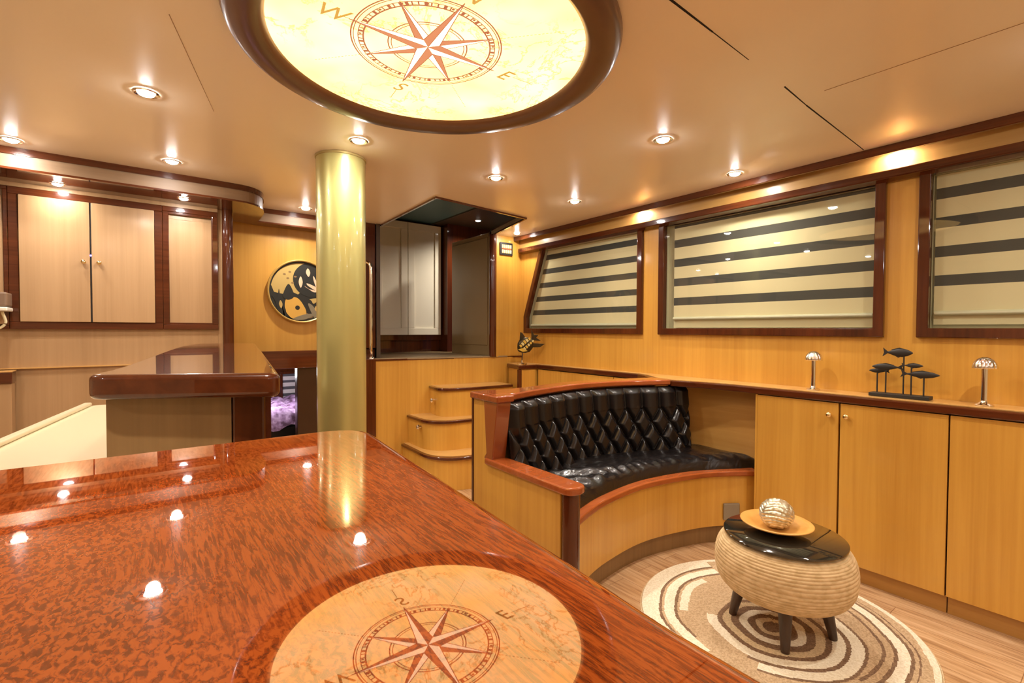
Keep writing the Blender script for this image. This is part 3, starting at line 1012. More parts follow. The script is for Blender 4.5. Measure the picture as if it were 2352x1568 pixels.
for i in range(1, nr+1):
    r = RR*i/nr
    z = .009 if i < nr-1 else .004
    rings.append([bm.verts.new((rc[0]+r*math.cos(2*PI*k/na), rc[1]+r*math.sin(2*PI*k/na), z)) for k in range(na)])
fs = []
for k in range(na):
    f = bm.faces.new((ctr, rings[0][k], rings[0][(k+1) % na])); f.material_index = 2
for a, b in zip(rings, rings[1:]):
    for k in range(na):
        f = bm.faces.new((a[k], b[k], b[(k+1) % na], a[(k+1) % na]))
        c_ = f.calc_center_median(); f.material_index = rugcol(c_.x, c_.y)
last = [bm.verts.new((v.co.x, v.co.y, .0)) for v in rings[-1]]
for k in range(na): bm.faces.new((rings[-1][k], last[k], last[(k+1) % na], rings[-1][(k+1) % na])).material_index = 1
def pile(name, col, col2):
    m = mat(name, col, .9)
    n = N(m, 'ShaderNodeTexNoise', Scale=160.0, Detail=3.0)
    L(m, coords(m), n.inputs['Vector'])
    L(m, ramp(m, n.outputs[0], [(.35, col2), (.6, col)]), bsdf(m).inputs['Base Color'])
    bump(m, n.outputs[0], .5, .004)
    return m
tag(obj('round_rug', bm, [pile('ivory_pile', (.88, .82, .66), (.74, .66, .48)), pile('sand_pile', (.72, .58, .36), (.55, .42, .25)),
     pile('brown_pile', (.26, .16, .09), (.16, .09, .05)), pile('fawn_pile', (.60, .44, .27), (.42, .29, .16))], smooth=False),
    'round rug with ivory, fawn and brown arcs under the rope ottoman', 'rug')

# ============================================================ OTTOMAN
oc = (1.965, .838)
ot = thing('rope_ottoman', 'round rope wound ottoman table with black glass top on four dark legs', 'ottoman', (oc[0], oc[1], 0.0095))
prof = []
zb0, zt0 = .165, .372
K = 27
for i in range(K*6+1):
    t = i/(K*6)
    ang = -PI*.5+PI*t
    zc_ = (zb0+zt0)/2; hh = (zt0-zb0)/2
    r = .150+.092*math.copysign(abs(math.cos(ang))**.72, 1)
    z = zc_+hh*math.copysign(abs(math.sin(ang))**.85, math.sin(ang))
    rr = .0030*abs(math.sin(PI*t*K))**.6
    nx_, nz_ = math.cos(ang), math.sin(ang)
    prof.append((r+rr*nx_, z+rr*nz_))
prof = [(0, zb0)] + prof + [(0, zt0)]
bm = bmesh.new(); lathe(bm, prof, (0, 0, -.009), 72)
rope = mat('twisted_rope', (.66, .47, .25), .8)
n = N(rope, 'ShaderNodeTexNoise', Scale=1.0, Detail=3.0)
L(rope, coords(rope, (30, 30, 60)), n.inputs['Vector'])
L(rope, ramp(rope, n.outputs[0], [(.36, (.56, .39, .19)), (.6, (.72, .53, .29))]), bsdf(rope).inputs['Base Color'])
obj('rope_body', bm, rope, ot, smooth=True, auto=False)
bm = bmesh.new(); lathe(bm, [(0, .3635), (.210, .3635), (.213, .366), (.213, .371), (.210, .3735), (0, .3735)], (0, 0, 0), 72)
obj('glass_top', bm, M['glass_black'], ot, smooth=True)
for (fx_, fy_) in ((1.905, 1.004), (1.825, .765), (2.05, .690), (2.128, .925)):
    dx, dy = fx_-oc[0], fy_-oc[1]
    bm = bmesh.new(); tube(bm, [(dx, dy, 0.0), (dx*.98, dy*.98, .02), (dx*.78, dy*.78, .175)], [.0145, .016, .027], 20)
    obj('leg', bm, M['legwood'], ot, smooth=True)
# plate and ball
pc = (1.972, .868)
ptop = .009+.3735
pl_ = thing('wooden_plate', 'shallow orange wood plate on the black glass ottoman top', 'plate', (pc[0], pc[1], ptop))
bm = bmesh.new(); lathe(bm, [(0, .001), (.045, .001), (.06, .006), (.108, .026), (.128, .033), (.130, .037), (.126, .039), (.10, .031), (.062, .0135), (.045, .009), (0, .008)], (0, 0, 0), 56)
obj('dish', bm, M['plate'], pl_, smooth=True, auto=False)
bl = thing('wrinkled_ball', 'silvery gold wrinkled ball sitting in the wooden plate', 'ball', (1.985, .873, ptop+.008))
bm = bmesh.new()
bmesh.ops.create_icosphere(bm, subdivisions=6, radius=1)
for v in bm.verts:
    c_ = v.co.normalized()
    q = abs(math.sin(13*c_.z+1.5*math.sin(3.1*c_.x+1)+1.3*math.sin(4.3*c_.y)+.8*math.sin(9*c_.x+5*c_.y)))
    q2 = math.sin(9*c_.x-7*c_.y+4*c_.z+2*math.sin(8*c_.z))*math.sin(13*c_.y+3*c_.z)
    k = 1-.075*(1-q)**2.2 + .020*q2
    v.co = c_*.062*k
    v.co.x *= 1.1; v.co.z *= .93
    v.co.z += .056
bmm = mat('aged_silver_leaf', (.60, .54, .36), .32, .7)
n = N(bmm, 'ShaderNodeTexNoise', Scale=55.0, Detail=2.0); L(bmm, coords(bmm), n.inputs['Vector'])
L(bmm, ramp(bmm, n.outputs[0], [(.35, (.55, .49, .32)), (.55, (.80, .74, .56))]), bsdf(bmm).inputs['Base Color'])
obj('ball', bm, bmm, bl, smooth=True, auto=False)

# ============================================================ MUSHROOM LAMPS
def mush(label, loc):
    r = thing('mushroom_lamp', label, 'lamp', loc, 'chrome mushroom lamps on the countertop')
    bm = bmesh.new(); lathe(bm, [(0, 0), (.030, 0), (.031, .003), (.027, .006), (.016, .011), (.011, .018), (.009, .024), (0, .024)], (0, 0, 0), 36)
    obj('base', bm, M['chrome'], r, smooth=True)
    bm = bmesh.new(); tube(bm, [(0, 0, .02), (0, 0, .155)], .0115, 20)
    obj('stem', bm, M['chrome'], r, smooth=True)
    bm = bmesh.new()
    seg, nz_ = 120, 16
    def ring(k, th, hh, top):
        out = []
        for i in range(seg):
            a = 2*PI*i/seg
            flute = 1-.075*(1-abs(math.sin(a*6)))**1.6*math.sin(min(1, th*1.2)*PI/2)
            rr = k*flute
            out.append(bm.verts.new((rr*math.cos(a), rr*math.sin(a), top)))
        return out
    prev = None
    tip = bm.verts.new((0, 0, .194))
    for j in range(1, nz_+1):
        th = j/nz_
        ang = th*PI/2
        rg = ring(.039*math.sin(ang), th, 0, .148+.046*math.cos(ang))
        if prev is None:
            for i in range(seg): bm.faces.new((tip, rg[i], rg[(i+1) % seg]))
        else:
            for i in range(seg): bm.faces.new((prev[i], rg[i], rg[(i+1) % seg], prev[(i+1) % seg]))
        prev = rg
    rg = ring(.034, 1, 0, .149)
    for i in range(seg): bm.faces.new((prev[i], rg[i], rg[(i+1) % seg], prev[(i+1) % seg]))
    c_ = bm.verts.new((0, 0, .156))
    for i in range(seg): bm.faces.new((rg[i], c_, rg[(i+1) % seg]))
    obj('shade', bm, M['chrome'], r, smooth=True, auto=False)
    return r
CT = .8755
m1 = mush('chrome mushroom lamp left of the dark fish sculpture', (2.665, 1.007, CT))
dup(m1, (2.662, .387, CT), 'chrome mushroom lamp right of the dark fish sculpture')

# ============================================================ FISH SCULPTURE
fs_ = thing('fish_sculpture', 'dark sculpture of five fish on rods on the countertop between chrome lamps', 'sculpture', (2.672, .66, CT))
bm = bmesh.new(); box(bm, -.032, .032, -.108, .108, 0, .015)
obj('base', bm, M['dark_iron'], fs_, bevel=.002)
def fish(bm, cx, cy, cz, ln, hg, face, fork=.5):
    """fish in the y-z plane, face = +1 head toward -y"""
    secs = [(0, .04), (.06, .35), (.18, .75), (.34, 1), (.5, .95), (.66, .66), (.8, .30), (.86, .20)]
    rings = []
    for t, h in secs:
        y = cy+face*(ln*.5-ln*t)*-1
        rings.append([bm.verts.new((cx+math.cos(a)*h*hg*.22, y, cz+math.sin(a)*h*hg*.5)) for a in [2*PI*k/12 for k in range(12)]])
    for a, b in zip(rings, rings[1:]):
        for k in range(12): bm.faces.new((a[k], a[(k+1) % 12], b[(k+1) % 12], b[k]))
    bm.faces.new(rings[0][::-1]); bm.faces.new(rings[-1])
    def Y(t): return cy-face*(ln*.5-ln*t)
    prism(bm, [(Y(.84), cz+hg*.09), (Y(1.0), cz+hg*fork), (Y(.965), cz), (Y(1.02), cz-hg*fork*.9), (Y(.84), cz-hg*.09)], cx-.0025, cx+.0025, 'x')
    prism(bm, [(Y(.25), cz+hg*.40), (Y(.45), cz+hg*.60), (Y(.72), cz+hg*.34), (Y(.7), cz+hg*.2), (Y(.3), cz+hg*.3)], cx-.002, cx+.002, 'x')
    prism(bm, [(Y(.38), cz-hg*.42), (Y(.48), cz-hg*.60), (Y(.60), cz-hg*.38)], cx-.002, cx+.002, 'x')
# y decreases to the right in the photograph
FX = [(.008, .012, .199, .108, .038, 1, .55, -.01), (-.012, -.045, .145, .075, .020, 1, .5, -.042), (.0, .048, .133, .115, .030, -1, .5, .052),
      (.014, .082, .113, .078, .020, -1, .5, .088), (-.012, -.072, .108, .132, .030, 1, .6, -.085)]
for (dx, cy, cz, ln, hg, fc, fk, ry) in FX:
    bm = bmesh.new(); fish(bm, dx, cy, cz, ln, hg, fc, fk)
    f_ = obj('fish', bm, M['dark_iron'], fs_, smooth=True)
    bm = bmesh.new(); tube(bm, [(dx, ry, .011), (dx, ry, cz-hg*.3)], .0030, 8)
    obj('rod', bm, M['dark_iron'], fs_, smooth=True)

# ============================================================ GOLD FISH STATUE
gf = thing('angelfish_statue', 'bronze angelfish statue with yellow patches on corner of the countertop', 'statue', (2.575, 3.245, CT))
bm = bmesh.new(); lathe(bm, [(0, 0), (.042, 0), (.043, .006), (.034, .012), (.012, .016), (.009, .035), (0, .035)], (0, 0, 0), 28)
obj('base', bm, M['chrome'], gf, smooth=True)
bm = bmesh.new(); tube(bm, smooth_poly([(0, 0, .02), (.002, 0, .06), (.006, 0, .10)], 5), .004, 10)
obj('stem', bm, M['dark_iron'], gf, smooth=True)
bronze = mat('dark_bronze', (.06, .04, .015), .3, .6)
# statue axes: u roughly along image right, v up; tilted body
ux = Vector((math.cos(yaw), -math.sin(yaw), 0)); uz = Vector((0, 0, 1)); un = ux.cross(uz)
tl = math.radians(40)
A1 = ux*math.cos(tl)+uz*math.sin(tl); B1 = -ux*math.sin(tl)+uz*math.cos(tl)
cen = Vector((.030, -.01, .165))
bm = bmesh.new()
secs = [(-.082, .008), (-.068, .030), (-.045, .054), (-.01, .068), (.03, .060), (.055, .038), (.075, .018)]
rings = []
for t, h in secs:
    rings.append([bm.verts.new(cen+A1*t+B1*(math.sin(a)*h)+un*(math.cos(a)*min(.020, h*.4))) for a in [2*PI*k/16 for k in range(16)]])
for a, b in zip(rings, rings[1:]):
    for k in range(16): bm.faces.new((a[k], a[(k+1) % 16], b[(k+1) % 16], b[k]))
bm.faces.new(rings[0][::-1]); bm.faces.new(rings[-1])
body = obj('body', bm, bronze, gf, smooth=True)
def plate3(pts, th, off=0, orig=cen):
    bm = bmesh.new()
    a = [bm.verts.new(orig+A1*p[0]+B1*p[1]+un*(off+th)) for p in pts]
    b = [bm.verts.new(orig+A1*p[0]+B1*p[1]+un*(off-th)) for p in pts]
    bm.faces.new(a); bm.faces.new(b[::-1])
    for i in range(len(pts)):
        j = (i+1) % len(pts); bm.faces.new((a[i], b[i], b[j], a[j]))
    return bm
obj('tail_fin', plate3([(.075, .012), (.125, .075), (.112, .02), (.14, -.005), (.11, -.01), (.125, -.06), (.075, -.012)], .003), bronze, gf, bevel=.001)
obj('dorsal_fin', plate3([(-.03, .048), (.035, .115), (.045, .10), (.04, .045)], .003), bronze, gf, bevel=.001)
obj('belly_fin', plate3([(.02, -.045), (.085, -.095), (.135, -.10), (.06, -.03)], .003), bronze, gf, bevel=.001)
yel = mat('yellow_enamel', (.80, .52, .08), .25, .3, coat=.6)
cre = mat('cream_enamel', (.85, .72, .30), .25, .3, coat=.6)
ins = plate3([(-.075, .012), (-.055, -.03), (-.02, -.05), (-.03, -.01), (-.045, .0)], .002, .0205)
obj('cheek_patch', ins, yel, body)
for i in range(5):
    x0_ = -.045+.024*i
    obj('stripe_patch', plate3([(x0_, .008), (x0_+.018, .010), (x0_+.018, .040-.005*abs(i-2)), (x0_, .042-.005*abs(i-2))], .002, .0205), cre if i % 2 else yel, body)
    obj('stripe_patch', plate3([(x0_+.01, -.034+.003*i), (x0_+.027, -.032+.003*i), (x0_+.027, -.006), (x0_+.01, -.006)], .002, .0205), yel if i % 2 else cre, body)

# ============================================================ SWITCH PANEL
sp = thing('switch_panel', 'dark switch panel with amber lit rockers high beside the corner', 'switch panel', (2.586, 3.5, 1.895))
bm = bmesh.new(); box(bm, -.070, .070, -.012, 0, -.056, .056)
obj('plate', bm, M['blackp'], sp, bevel=.003)
for j in range(2):
    for i in range(5):
        x = -.044+.022*i; z = .022-.045*j
        bm = bmesh.new(); box(bm, x-.008, x+.008, -.016, -.0121, z-.016, z+.014)
        obj('rocker', bm, M['switch_amber'], sp, bevel=.002)
bm = bmesh.new(); box(bm, -.052, .052, -.0145, -.0121, -.003, .004)
obj('status_bar', bm, M['switch_red'], sp)

# ============================================================ PILLAR
pp = thing('round_pillar', 'thick satin gold round pillar from floor to ceiling', 'pillar', (.776, 2.42, 0))
bm = bmesh.new(); lathe(bm, [(.116, 0), (.116, ZC-.012)], (0, 0, 0), 96)
obj('shaft', bm, M['gold'], pp, smooth=True)
bm = bmesh.new(); lathe(bm, [(.1165, ZC-.012), (.120, ZC-.010), (.120, ZC-.001), (.1, ZC-.001)], (0, 0, 0), 96)
obj('collar', bm, mat('gold_collar', (.42, .33, .12), .45, .3), pp, smooth=True)

# ============================================================ ROUND ART
ra = thing('round_artwork', 'round framed artwork of lotus, moon and leaves partly behind the pillar', 'artwork', (.935, 3.86, 1.452))
AR = .235
bm = bmesh.new()
lathe(bm, [(AR-.012, 0), (AR, 0), (AR, .030), (AR-.006, .034), (AR-.012, .030), (AR-.012, .006)], (0, 0, 0), 90, rot=Matrix.Rotation(PI/2, 3, 'X'))
obj('frame', bm, mat('gold_black_frame', (.55, .36, .10), .35, .4), ra, smooth=True)
bm = bmesh.new(); lathe(bm, [(0, .012), (AR-.011, .012), (AR-.011, .002)], (0, 0, 0), 90, rot=Matrix.Rotation(PI/2, 3, 'X'))
can = obj('canvas', bm, mat('black_ground', (.012, .013, .010), .5), ra)
def motif(name, pts, m_, lay, smooth_=True, n=6):
    """pts in picture units -1..1 (x right, z up)"""
    P_ = smooth_poly(pts, n, True) if smooth_ else pts
    P_ = [((p[0], p[1]) if math.hypot(*p) < .925 else (p[0]*.925/math.hypot(*p), p[1]*.925/math.hypot(*p))) for p in P_]
    bm = bmesh.new()
    y1 = -.0125-.0006*lay
    prism(bm, [(p[0]*AR, p[1]*AR) for p in P_], y1, y1+.0005, 'y')
    return obj(name, bm, m_, can)
gold_m = mat('moon_gold', (.46, .32, .10), .5); pink = mat('petal_pink', (.72, .50, .33), .5); och = mat('ochre', (.60, .34, .06), .5)
grey_m = mat('grey_green', (.20, .17, .11), .5); brn = mat('umber_motif', (.22, .13, .05), .5); blk = mat('leaf_black', (.012, .013, .010), .5)
motif('moon', [(math.cos(math.radians(a))*.90, math.sin(math.radians(a))*.90) for a in range(78, 176, 7)] + [(-.80, -.05), (-.55, -.1), (-.45, .05), (-.28, -.02), (-.1, -.10), (.05, .05)], gold_m, 1, False)
motif('night_disc', [(.30+.55*math.cos(math.radians(a)), .38+.55*math.sin(math.radians(a))) for a in range(0, 360, 10)], blk, 2, False)
motif('lotus_petal', [(-.02, .48), (.04, .30), (-.02, .12), (-.08, .30)], pink, 3)
motif('lotus_petal', [(.20, .75), (.27, .62), (.22, .48), (.14, .62)], pink, 3)
for dx, tip in ((-.22, .25), (-.09, .5), (.09, .5), (.22, .42)):
    motif('lotus_petal', [(.50, .02), (.50+dx*1.3, .02+tip*.65), (.50+dx*1.5, .02+tip), (.50+dx*.35, .02+tip*.6)], pink, 4)
motif('lotus_petal', [(.50, .03), (.2, .10), (.10, .18), (.36, .0)], pink, 4)
motif('lotus_petal', [(.50, .03), (.78, .12), (.86, .18), (.62, .0)], pink, 4)
motif('blossom', [(.25, -.24), (.45, -.20), (.48, -.28), (.37, -.38), (.30, -.28)], gold_m, 4)
motif('seed', [(.44, -.45), (.49, -.52), (.45, -.62), (.40, -.54)], gold_m, 4)
motif('fish_body', [(-.45, -.25), (-.15, -.20), (.05, -.42), (.14, -.70), (-.08, -.92), (-.30, -.85), (-.48, -.60)], och, 3)
motif('fish_eye', [(-.12+.07*math.cos(a), -.52+.07*math.sin(a)) for a in [k*PI/5 for k in range(10)]], blk, 4)
motif('leaf', [(-.55, -.15), (-.38, .22), (-.22, -.15), (-.40, -.28)], blk, 4)
motif('leaf', [(-.90, -.15), (-.78, -.30), (-.68, -.75), (-.60, -.95), (-.52, -.55), (-.62, -.25), (-.66, .05), (-.72, -.22)], blk, 4)
motif('leaf', [(-.60, -.55), (-.48, -.55), (-.40, -.90), (-.12, -1.0+.12), (.1, -.80), (.0, -.92), (-.45, -.98)], blk, 3)
motif('hill', [(-.35, -.78), (.05, -.66), (.35, -.80), (.1, -.86)], brn, 2)
motif('wave', [(-.30, -.90), (.05, -.74), (.40, -.70), (.30, -.80), (.05, -.90)], grey_m, 4)
motif('stem_band', [(.20, -.40), (.35, -.45), (.55, -.80), (.40, -.85)], grey_m, 2)
motif('leaf_light', [(-.62, -.30), (-.56, -.42), (-.60, -.55), (-.66, -.42)], gold_m, 5)
for (sx_, sz_) in ((-.50, .52), (-.34, .60), (-.18, .46), (-.26, .26), (-.40, .40)):
    motif('moon_mark', [(sx_+.045*math.cos(a), sz_+.028*math.sin(a)) for a in [k*PI/4 for k in range(8)]], brn, 3, False)

# ============================================================ NEAR TABLE and BAR
TZ = 1.108
nt_ = thing('foreground_bar_top', 'glossy reddish mahogany bar top filling the foreground', 'bar counter', (-.25, -.2, 0))
out = round_corner([(-.62, .312), (.112, .306), (.090, .06), (.084, -.55), (-.62, -.55)], [0, .030, 0, 0, 0], 10)
bm = bmesh.new(); prism(bm, out, TZ-.036, TZ)
wpart('top', bm, M['burl'], nt_, bevel=.006, seg=4, smooth=True)
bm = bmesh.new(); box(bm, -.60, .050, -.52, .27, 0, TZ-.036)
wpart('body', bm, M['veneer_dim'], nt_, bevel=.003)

br_ = thing('island_bar', 'raised island bar with thick rounded glossy mahogany top', 'bar counter', (.12, 1.6, 0))
lf = smooth_poly([(-.062, .865), (-.034, 1.004), (.020, 1.453), (.054, 1.732), (.106, 2.102), (.168, 2.381)], 5)
pts = [(.148, .735)] + [(.392, 2.410)] + lf[::-1]
pts = round_corner([(.150, .735), (.392, 2.410), (.170, 2.385)] + lf[::-1][1:-1] + [(-.068, .850)], [.018, .02, .02] + [0]*(len(lf)-2) + [.028], 8)
bm = bmesh.new(); prism(bm, pts, TZ-.034, TZ)
wpart('top', bm, M['bar'], br_, bevel=.009, seg=4, smooth=True)
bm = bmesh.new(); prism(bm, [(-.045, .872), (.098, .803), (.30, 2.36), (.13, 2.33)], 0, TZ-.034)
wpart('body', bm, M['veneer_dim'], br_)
bm = bmesh.new(); prism(bm, [(.099, .800), (.138, .784), (.150, .80), (.345, 2.35), (.305, 2.36)], 0, TZ-.034)
wpart('corner_board', bm, M['mahog'], br_, bevel=.003)

# cream galley worktop
gw = thing('galley_worktop', 'cream galley worktop with raised rim behind the bars at left', 'worktop', (-.15, 1.6, 0))
rimo = [(-.38, 1.55), (-.342, 2.017), (-.215, 2.76)]
bm = bmesh.new(); prism(bm, [(-.60, .40), (-.075, .40), (-.075, .95), (.09, 2.33), (.12, 2.80), (-.215, 2.76), (-.345, 2.0), (-.50, 1.1), (-.60, .60)], .80, .835)
wpart('surface', bm, M['cream'], gw, bevel=.004)
bm = bmesh.new()
line = [(-.60, .60), (-.50, 1.1), (-.345, 2.0), (-.215, 2.76)]
ribbon(bm, line, offs(line, -.028), .8351, .850)
wpart('rim', bm, M['cream'], gw, bevel=.005, smooth=True)
bm = bmesh.new(); prism(bm, [(-.58, .42), (-.09, .42), (-.09, .95), (.07, 2.33), (.10, 2.78), (-.20, 2.74), (-.33, 2.0), (-.48, 1.1), (-.58, .60)], 0, .80)
wpart('body', bm, M['veneer_dim'], gw)

# ============================================================ CEILING COMPASS LAMP
LC = (.700, 1.318)
lp = thing('compass_ceiling_lamp', 'large round backlit ceiling lamp printed with compass rose and old map', 'ceiling lamp', (LC[0], LC[1], ZC))
bm = bmesh.new()
lathe(bm, [(.552, 0), (.556, -.012), (.550, -.028), (.535, -.036), (.500, -.038), (.470, -.034), (.456, -.022), (.453, -.008), (.453, 0)], (0, 0, 0), 128)
obj('ring_frame', bm, wood('dark_ring_wood', (.15, .075, .045), (.09, .04, .024), (6, 6, 60), .38, .35, .15), lp, smooth=True, auto=False)
# luminous map panel
mm = bpy.data.materials.new('backlit_old_map'); mm.use_nodes = True
nt = mm.node_tree; nt.nodes.remove(nt.nodes['Principled BSDF'])
em = N(mm, 'ShaderNodeEmission')
outn = [n for n in nt.nodes if n.type == 'OUTPUT_MATERIAL'][0]
L(mm, em.outputs[0], outn.inputs[0])
LAMP_E = 1.75
em.inputs['Strength'].default_value = LAMP_E
n1 = N(mm, 'ShaderNodeTexNoise', Scale=6.0, Detail=5.0, Roughness=.65, Distortion=.5)
L(mm, coords(mm), n1.inputs['Vector'])
coast = ramp(mm, n1.outputs[0], [(.47, (0, 0, 0)), (.492, (1, 1, 1)), (.515, (0, 0, 0))])
n2 = N(mm, 'ShaderNodeTexNoise', Scale=4.0, Detail=2.0)
L(mm, coords(mm), n2.inputs['Vector'])
base = ramp(mm, n2.outputs[0], [(.35, (1.0, .54, .145)), (.65, (1.0, .62, .25))])
msk = N(mm, 'ShaderNodeTexNoise', Scale=2.5, Detail=1.0)
L(mm, coords(mm, (1, 1, 1), (1, 0, 0)), msk.inputs['Vector'])
mk = ramp(mm, msk.outputs[0], [(.40, (0, 0, 0)), (.52, (.8, .8, .8))])
cm = mix(mm, 1.0, coast, mk, 'MULTIPLY')
L(mm, mix(mm, cm, base, (.50, .24, .05)), em.inputs[0])
bm = bmesh.new(); lathe(bm, [(0, -.0135), (.4535, -.0135), (.4535, -.008), (0, -.008)], (0, 0, 0), 96)
obj('map_panel', bm, mm, lp)
ink = mat('backlit_brown_ink', (.1, .03, .02), .6, emit=(.42, .13, .06), es=.62)
ink2 = mat('backlit_pale_ink', (.4, .3, .1), .6, emit=(.50, .27, .06), es=.6)
white_ink = mat('backlit_clear_facet', (.9, .8, .6), .6, emit=(1, .66, .38), es=LAMP_E)
rx, ry = .667-LC[0], 1.289-LC[1]
ZI = -.0142
def ring_bm(bm, r0, r1, z, a0=0, a1=360, n=96, cx=rx, cy=ry):
    A = []
    for i in range(n+1):
        a = math.radians(a0+(a1-a0)*i/n)
        A.append([bm.verts.new((cx+r*math.cos(a), cy+r*math.sin(a), z)) for r in (r0, r1)])
    for p, q in zip(A, A[1:]): bm.faces.new((p[0], q[0], q[1], p[1]))
bm = bmesh.new()
for r0, r1 in ((.2125, .2165), (.2065, .2090), (.179, .1835), (.1115, .1150), (.103, .1055), (.1940, .1965)): ring_bm(bm, r0, r1, ZI)
rose = obj('compass_rings', bm, ink, lp)
bm = bmesh.new()
for k in range(72):
    a = math.radians(k*5+1); wd_ = 1.2 if k % 3 else 2.8
    ring_bm(bm, .1835, .1950, ZI, k*5, k*5+wd_, 1)
    if k % 4 == 0: ring_bm(bm, .186, .193, ZI, k*5+1.5, k*5+3.6, 1)
obj('degree_scale', bm, ink, rose)
# star
def dirv(deg): return Vector((math.cos(math.radians(deg)), math.sin(math.radians(deg))))
dark_b, lite_b, edge_b = bmesh.new(), bmesh.new(), bmesh.new()
def tri(bm, pts, z): bm.faces.new([bm.verts.new((rx+p[0], ry+p[1], z)) for p in pts])
def seg2(bm, a, b, wd_, z):
    d = (b-a).normalized(); n = Vector((-d.y, d.x))*wd_
    tri(bm, [a+n, a-n, b-n, b+n], z)
for lay, angs, ln, ib in ((0, (-48, 42, 132, 222), .200, .034), (1, (-93.5, 84, -3, 177), .228, .036)):
    for a in angs:
        tip = dirv(a)*ln; l = dirv(a+45)*ib; r = dirv(a-45)*ib
        zz = ZI-.0004*(lay+1)
        tri(lite_b, [Vector((0, 0)), l, tip], zz); tri(dark_b, [Vector((0, 0)), r, tip], zz)
        seg2(edge_b, l, tip, .0012, zz-.0002); seg2(edge_b, r, tip, .0012, zz-.0002); seg2(edge_b, Vector((0, 0)), tip, .0010, zz-.0002)
facet_ink = mat('backlit_facet_ink', (.1, .03, .02), .6, emit=(.52, .20, .09), es=.75)
obj('star_facets', dark_b, facet_ink, rose); obj('star_clear_facets', lite_b, white_ink, rose); obj('star_outline', edge_b, ink, rose)
# rhumb lines
for a, r0, r1, dash in ((132, .215, .36, 1), (42, .225, .39, 1), (-48, .215, .40, 1), (222, .215, .37, 1), (84, .30, .36, 0), (-3, .30, .38, 0), (177, .225, .25, 0)):
    bm = bmesh.new()
    if dash:
        r = r0
        while r < r1:
            seg2(bm, dirv(a)*r, dirv(a)*(r+.006), .0011, ZI); r += .011
    else: seg2(bm, dirv(a)*r0, dirv(a)*r1, .0012, ZI)
    obj('rhumb_line', bm, ink2, rose)
def letter(ch, deg, rad):
    cu = bpy.data.curves.new('letter_'+ch, 'FONT'); cu.body = ch; cu.size = .078; cu.align_x = 'CENTER'; cu.align_y = 'CENTER'; cu.shear = .25; cu.extrude = .0004
    to = bpy.data.objects.new('letter_tmp', cu); C.objects.link(to)
    bpy.context.view_layer.update()
    me = bpy.data.meshes.new_from_object(to.evaluated_get(bpy.context.evaluated_depsgraph_get()))
    bpy.data.objects.remove(to)
    for v in me.vertices: v.co = Vector((v.co.x*.95, -v.co.y, 0)) * 1.0 + Vector((0, 0, v.co.z*-1))
    me.materials.clear(); me.materials.append(ink2)
    o = bpy.data.objects.new('letter', me); C.objects.link(o); o.parent = rose
    p = dirv(deg)*rad; o.location = (rx+p.x, ry+p.y, ZI-.0006)
    return o
letter('S', 84, .270); letter('E', -2, .268); letter('W', 177, .275); letter('N', -93.5, .262)


# ============================================================ DOWNLIGHTS
def downlight(label, loc, power, group, small=False, off=False):
    k = .8 if small else 1
    r = thing('downlight', label, 'downlight', loc, group)
    bm = bmesh.new(); lathe(bm, [(.040*k, 0), (.041*k, -.003), (.036*k, -.006), (.030*k, -.004), (.024*k, .0), (.024*k, -.0005)], (0, 0, 0), 36)
    obj('trim_ring', bm, M['chrome'], r, smooth=True)
    bm = bmesh.new(); lathe(bm, [(0, -.013), (.014*k, -.0115), (.023*k, -.0075), (.027*k, -.0015), (.027*k, -.0002)], (0, 0, 0), 28)
    obj('lens', bm, M['lens'] if not off else M['off_lens'], r, smooth=True)
    if power > 0:
        d = bpy.data.lights.new('downlight_beam', 'SPOT'); d.energy = power; d.color = WARM
        d.spot_size = math.radians(150); d.spot_blend = 1; d.shadow_soft_size = .022
        o = bpy.data.objects.new('downlight_beam', d); C.objects.link(o); o.parent = r; o.location = (0, 0, -.017)
    return r
G = 'recessed ceiling downlights'
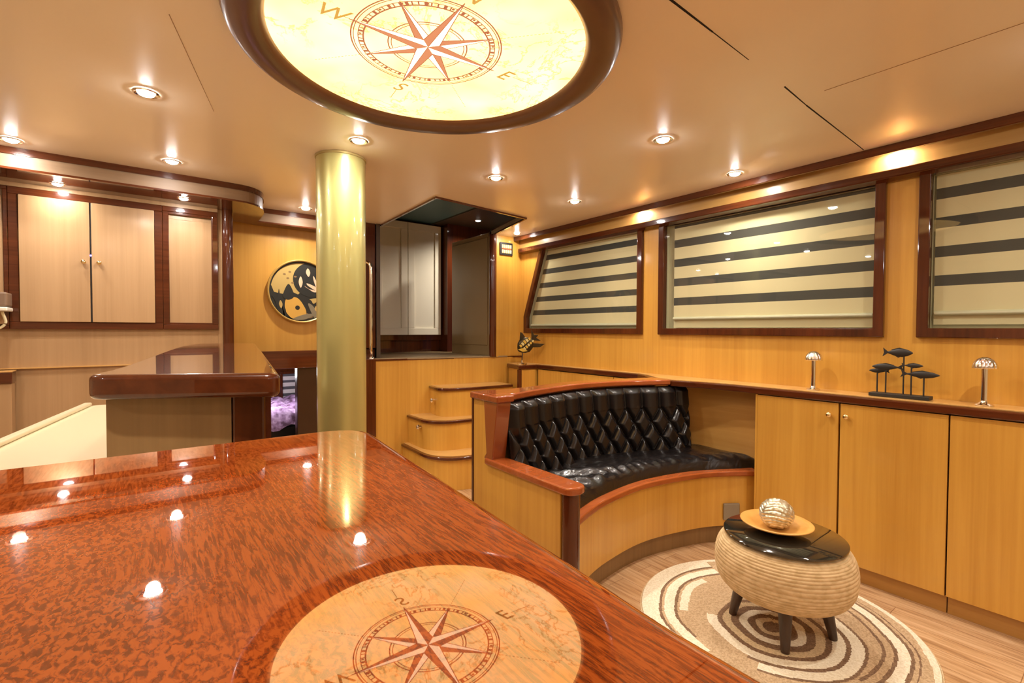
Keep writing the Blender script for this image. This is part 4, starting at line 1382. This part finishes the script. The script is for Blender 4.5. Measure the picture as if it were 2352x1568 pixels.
spots = [((.011, 2.174), 'bright ceiling downlight above the island bar'),
         ((-.468, 3.081), 'ceiling downlight at the far left edge near the cornice'),
         ((.115, 2.979), 'ceiling downlight in front of the overhead lockers'),
         ((.764, 2.140), 'ceiling downlight just above the top of the gold pillar'),
         ((.896, 3.557), 'small ceiling downlight left of the pillar before the artwork wall'),
         ((1.552, 2.195), 'ceiling downlight right of the pillar nearer the hatch'),
         ((2.239, 2.276), 'ceiling downlight between the hatch and the middle window'),
         ((1.823, 1.306), 'ceiling downlight right of the compass lamp above the sofa'),
         ((2.517, 1.35), 'ceiling downlight close to the cornice over the sofa recess')]
for (x, y), lb_ in spots:
    downlight(lb_, (x, y, ZC-.0005), SPOT_W*(.45 if y > 2.9 and x < .5 else 1), G)
G2 = 'small downlights in the cornices'
for (x, y, z), lb_, pw_ in (((2.716, 2.119, 1.9915), 'cornice downlight above the post between slanted and middle windows', 2.5),
                      ((2.716, .700, 1.9915), 'cornice downlight above the post between the middle and right windows', 3.0),
                      ((2.58, 3.33, ZC-.0005), 'downlight in the corner above the switch panel', 3.5),
                      ((-.349, 3.377, SOFZ-.0005), 'left cornice downlight above the double door locker', .8),
                      ((.181, 3.314, SOFZ-.0005), 'left cornice downlight above the narrow locker', .8)):
    downlight(lb_, (x, y, z), pw_, G2, small=True)
downlight('unlit looking downlight under the brown hatch ceiling', (2.68, 4.10, 2.2695), 38.0, None, off=True)
for x, y, lb_ in ((-.9, 1.9, 'galley at left outside the picture'), (-.3, .45, 'foreground bar just over the camera'), (-1.5, .5, 'far left galley side'),
                  (-.6, -1.1, 'aisle behind the camera'), (.8, -.7, 'saloon floor right behind the camera'), (2.1, .10, 'cabinets right of the camera'),
                  (1.4, -1.9, 'rear of the saloon on the right'), (-1.5, -1.7, 'rear of the saloon on the left'), (2.3, -1.1, 'rearmost cabinets under the windows')):
    downlight('added ambient downlight out of view over the ' + lb_, (x, y, ZC-.0005), SPOT_W*1.15, 'added downlights behind the camera')  # extra lamps out of view, added for ambient light
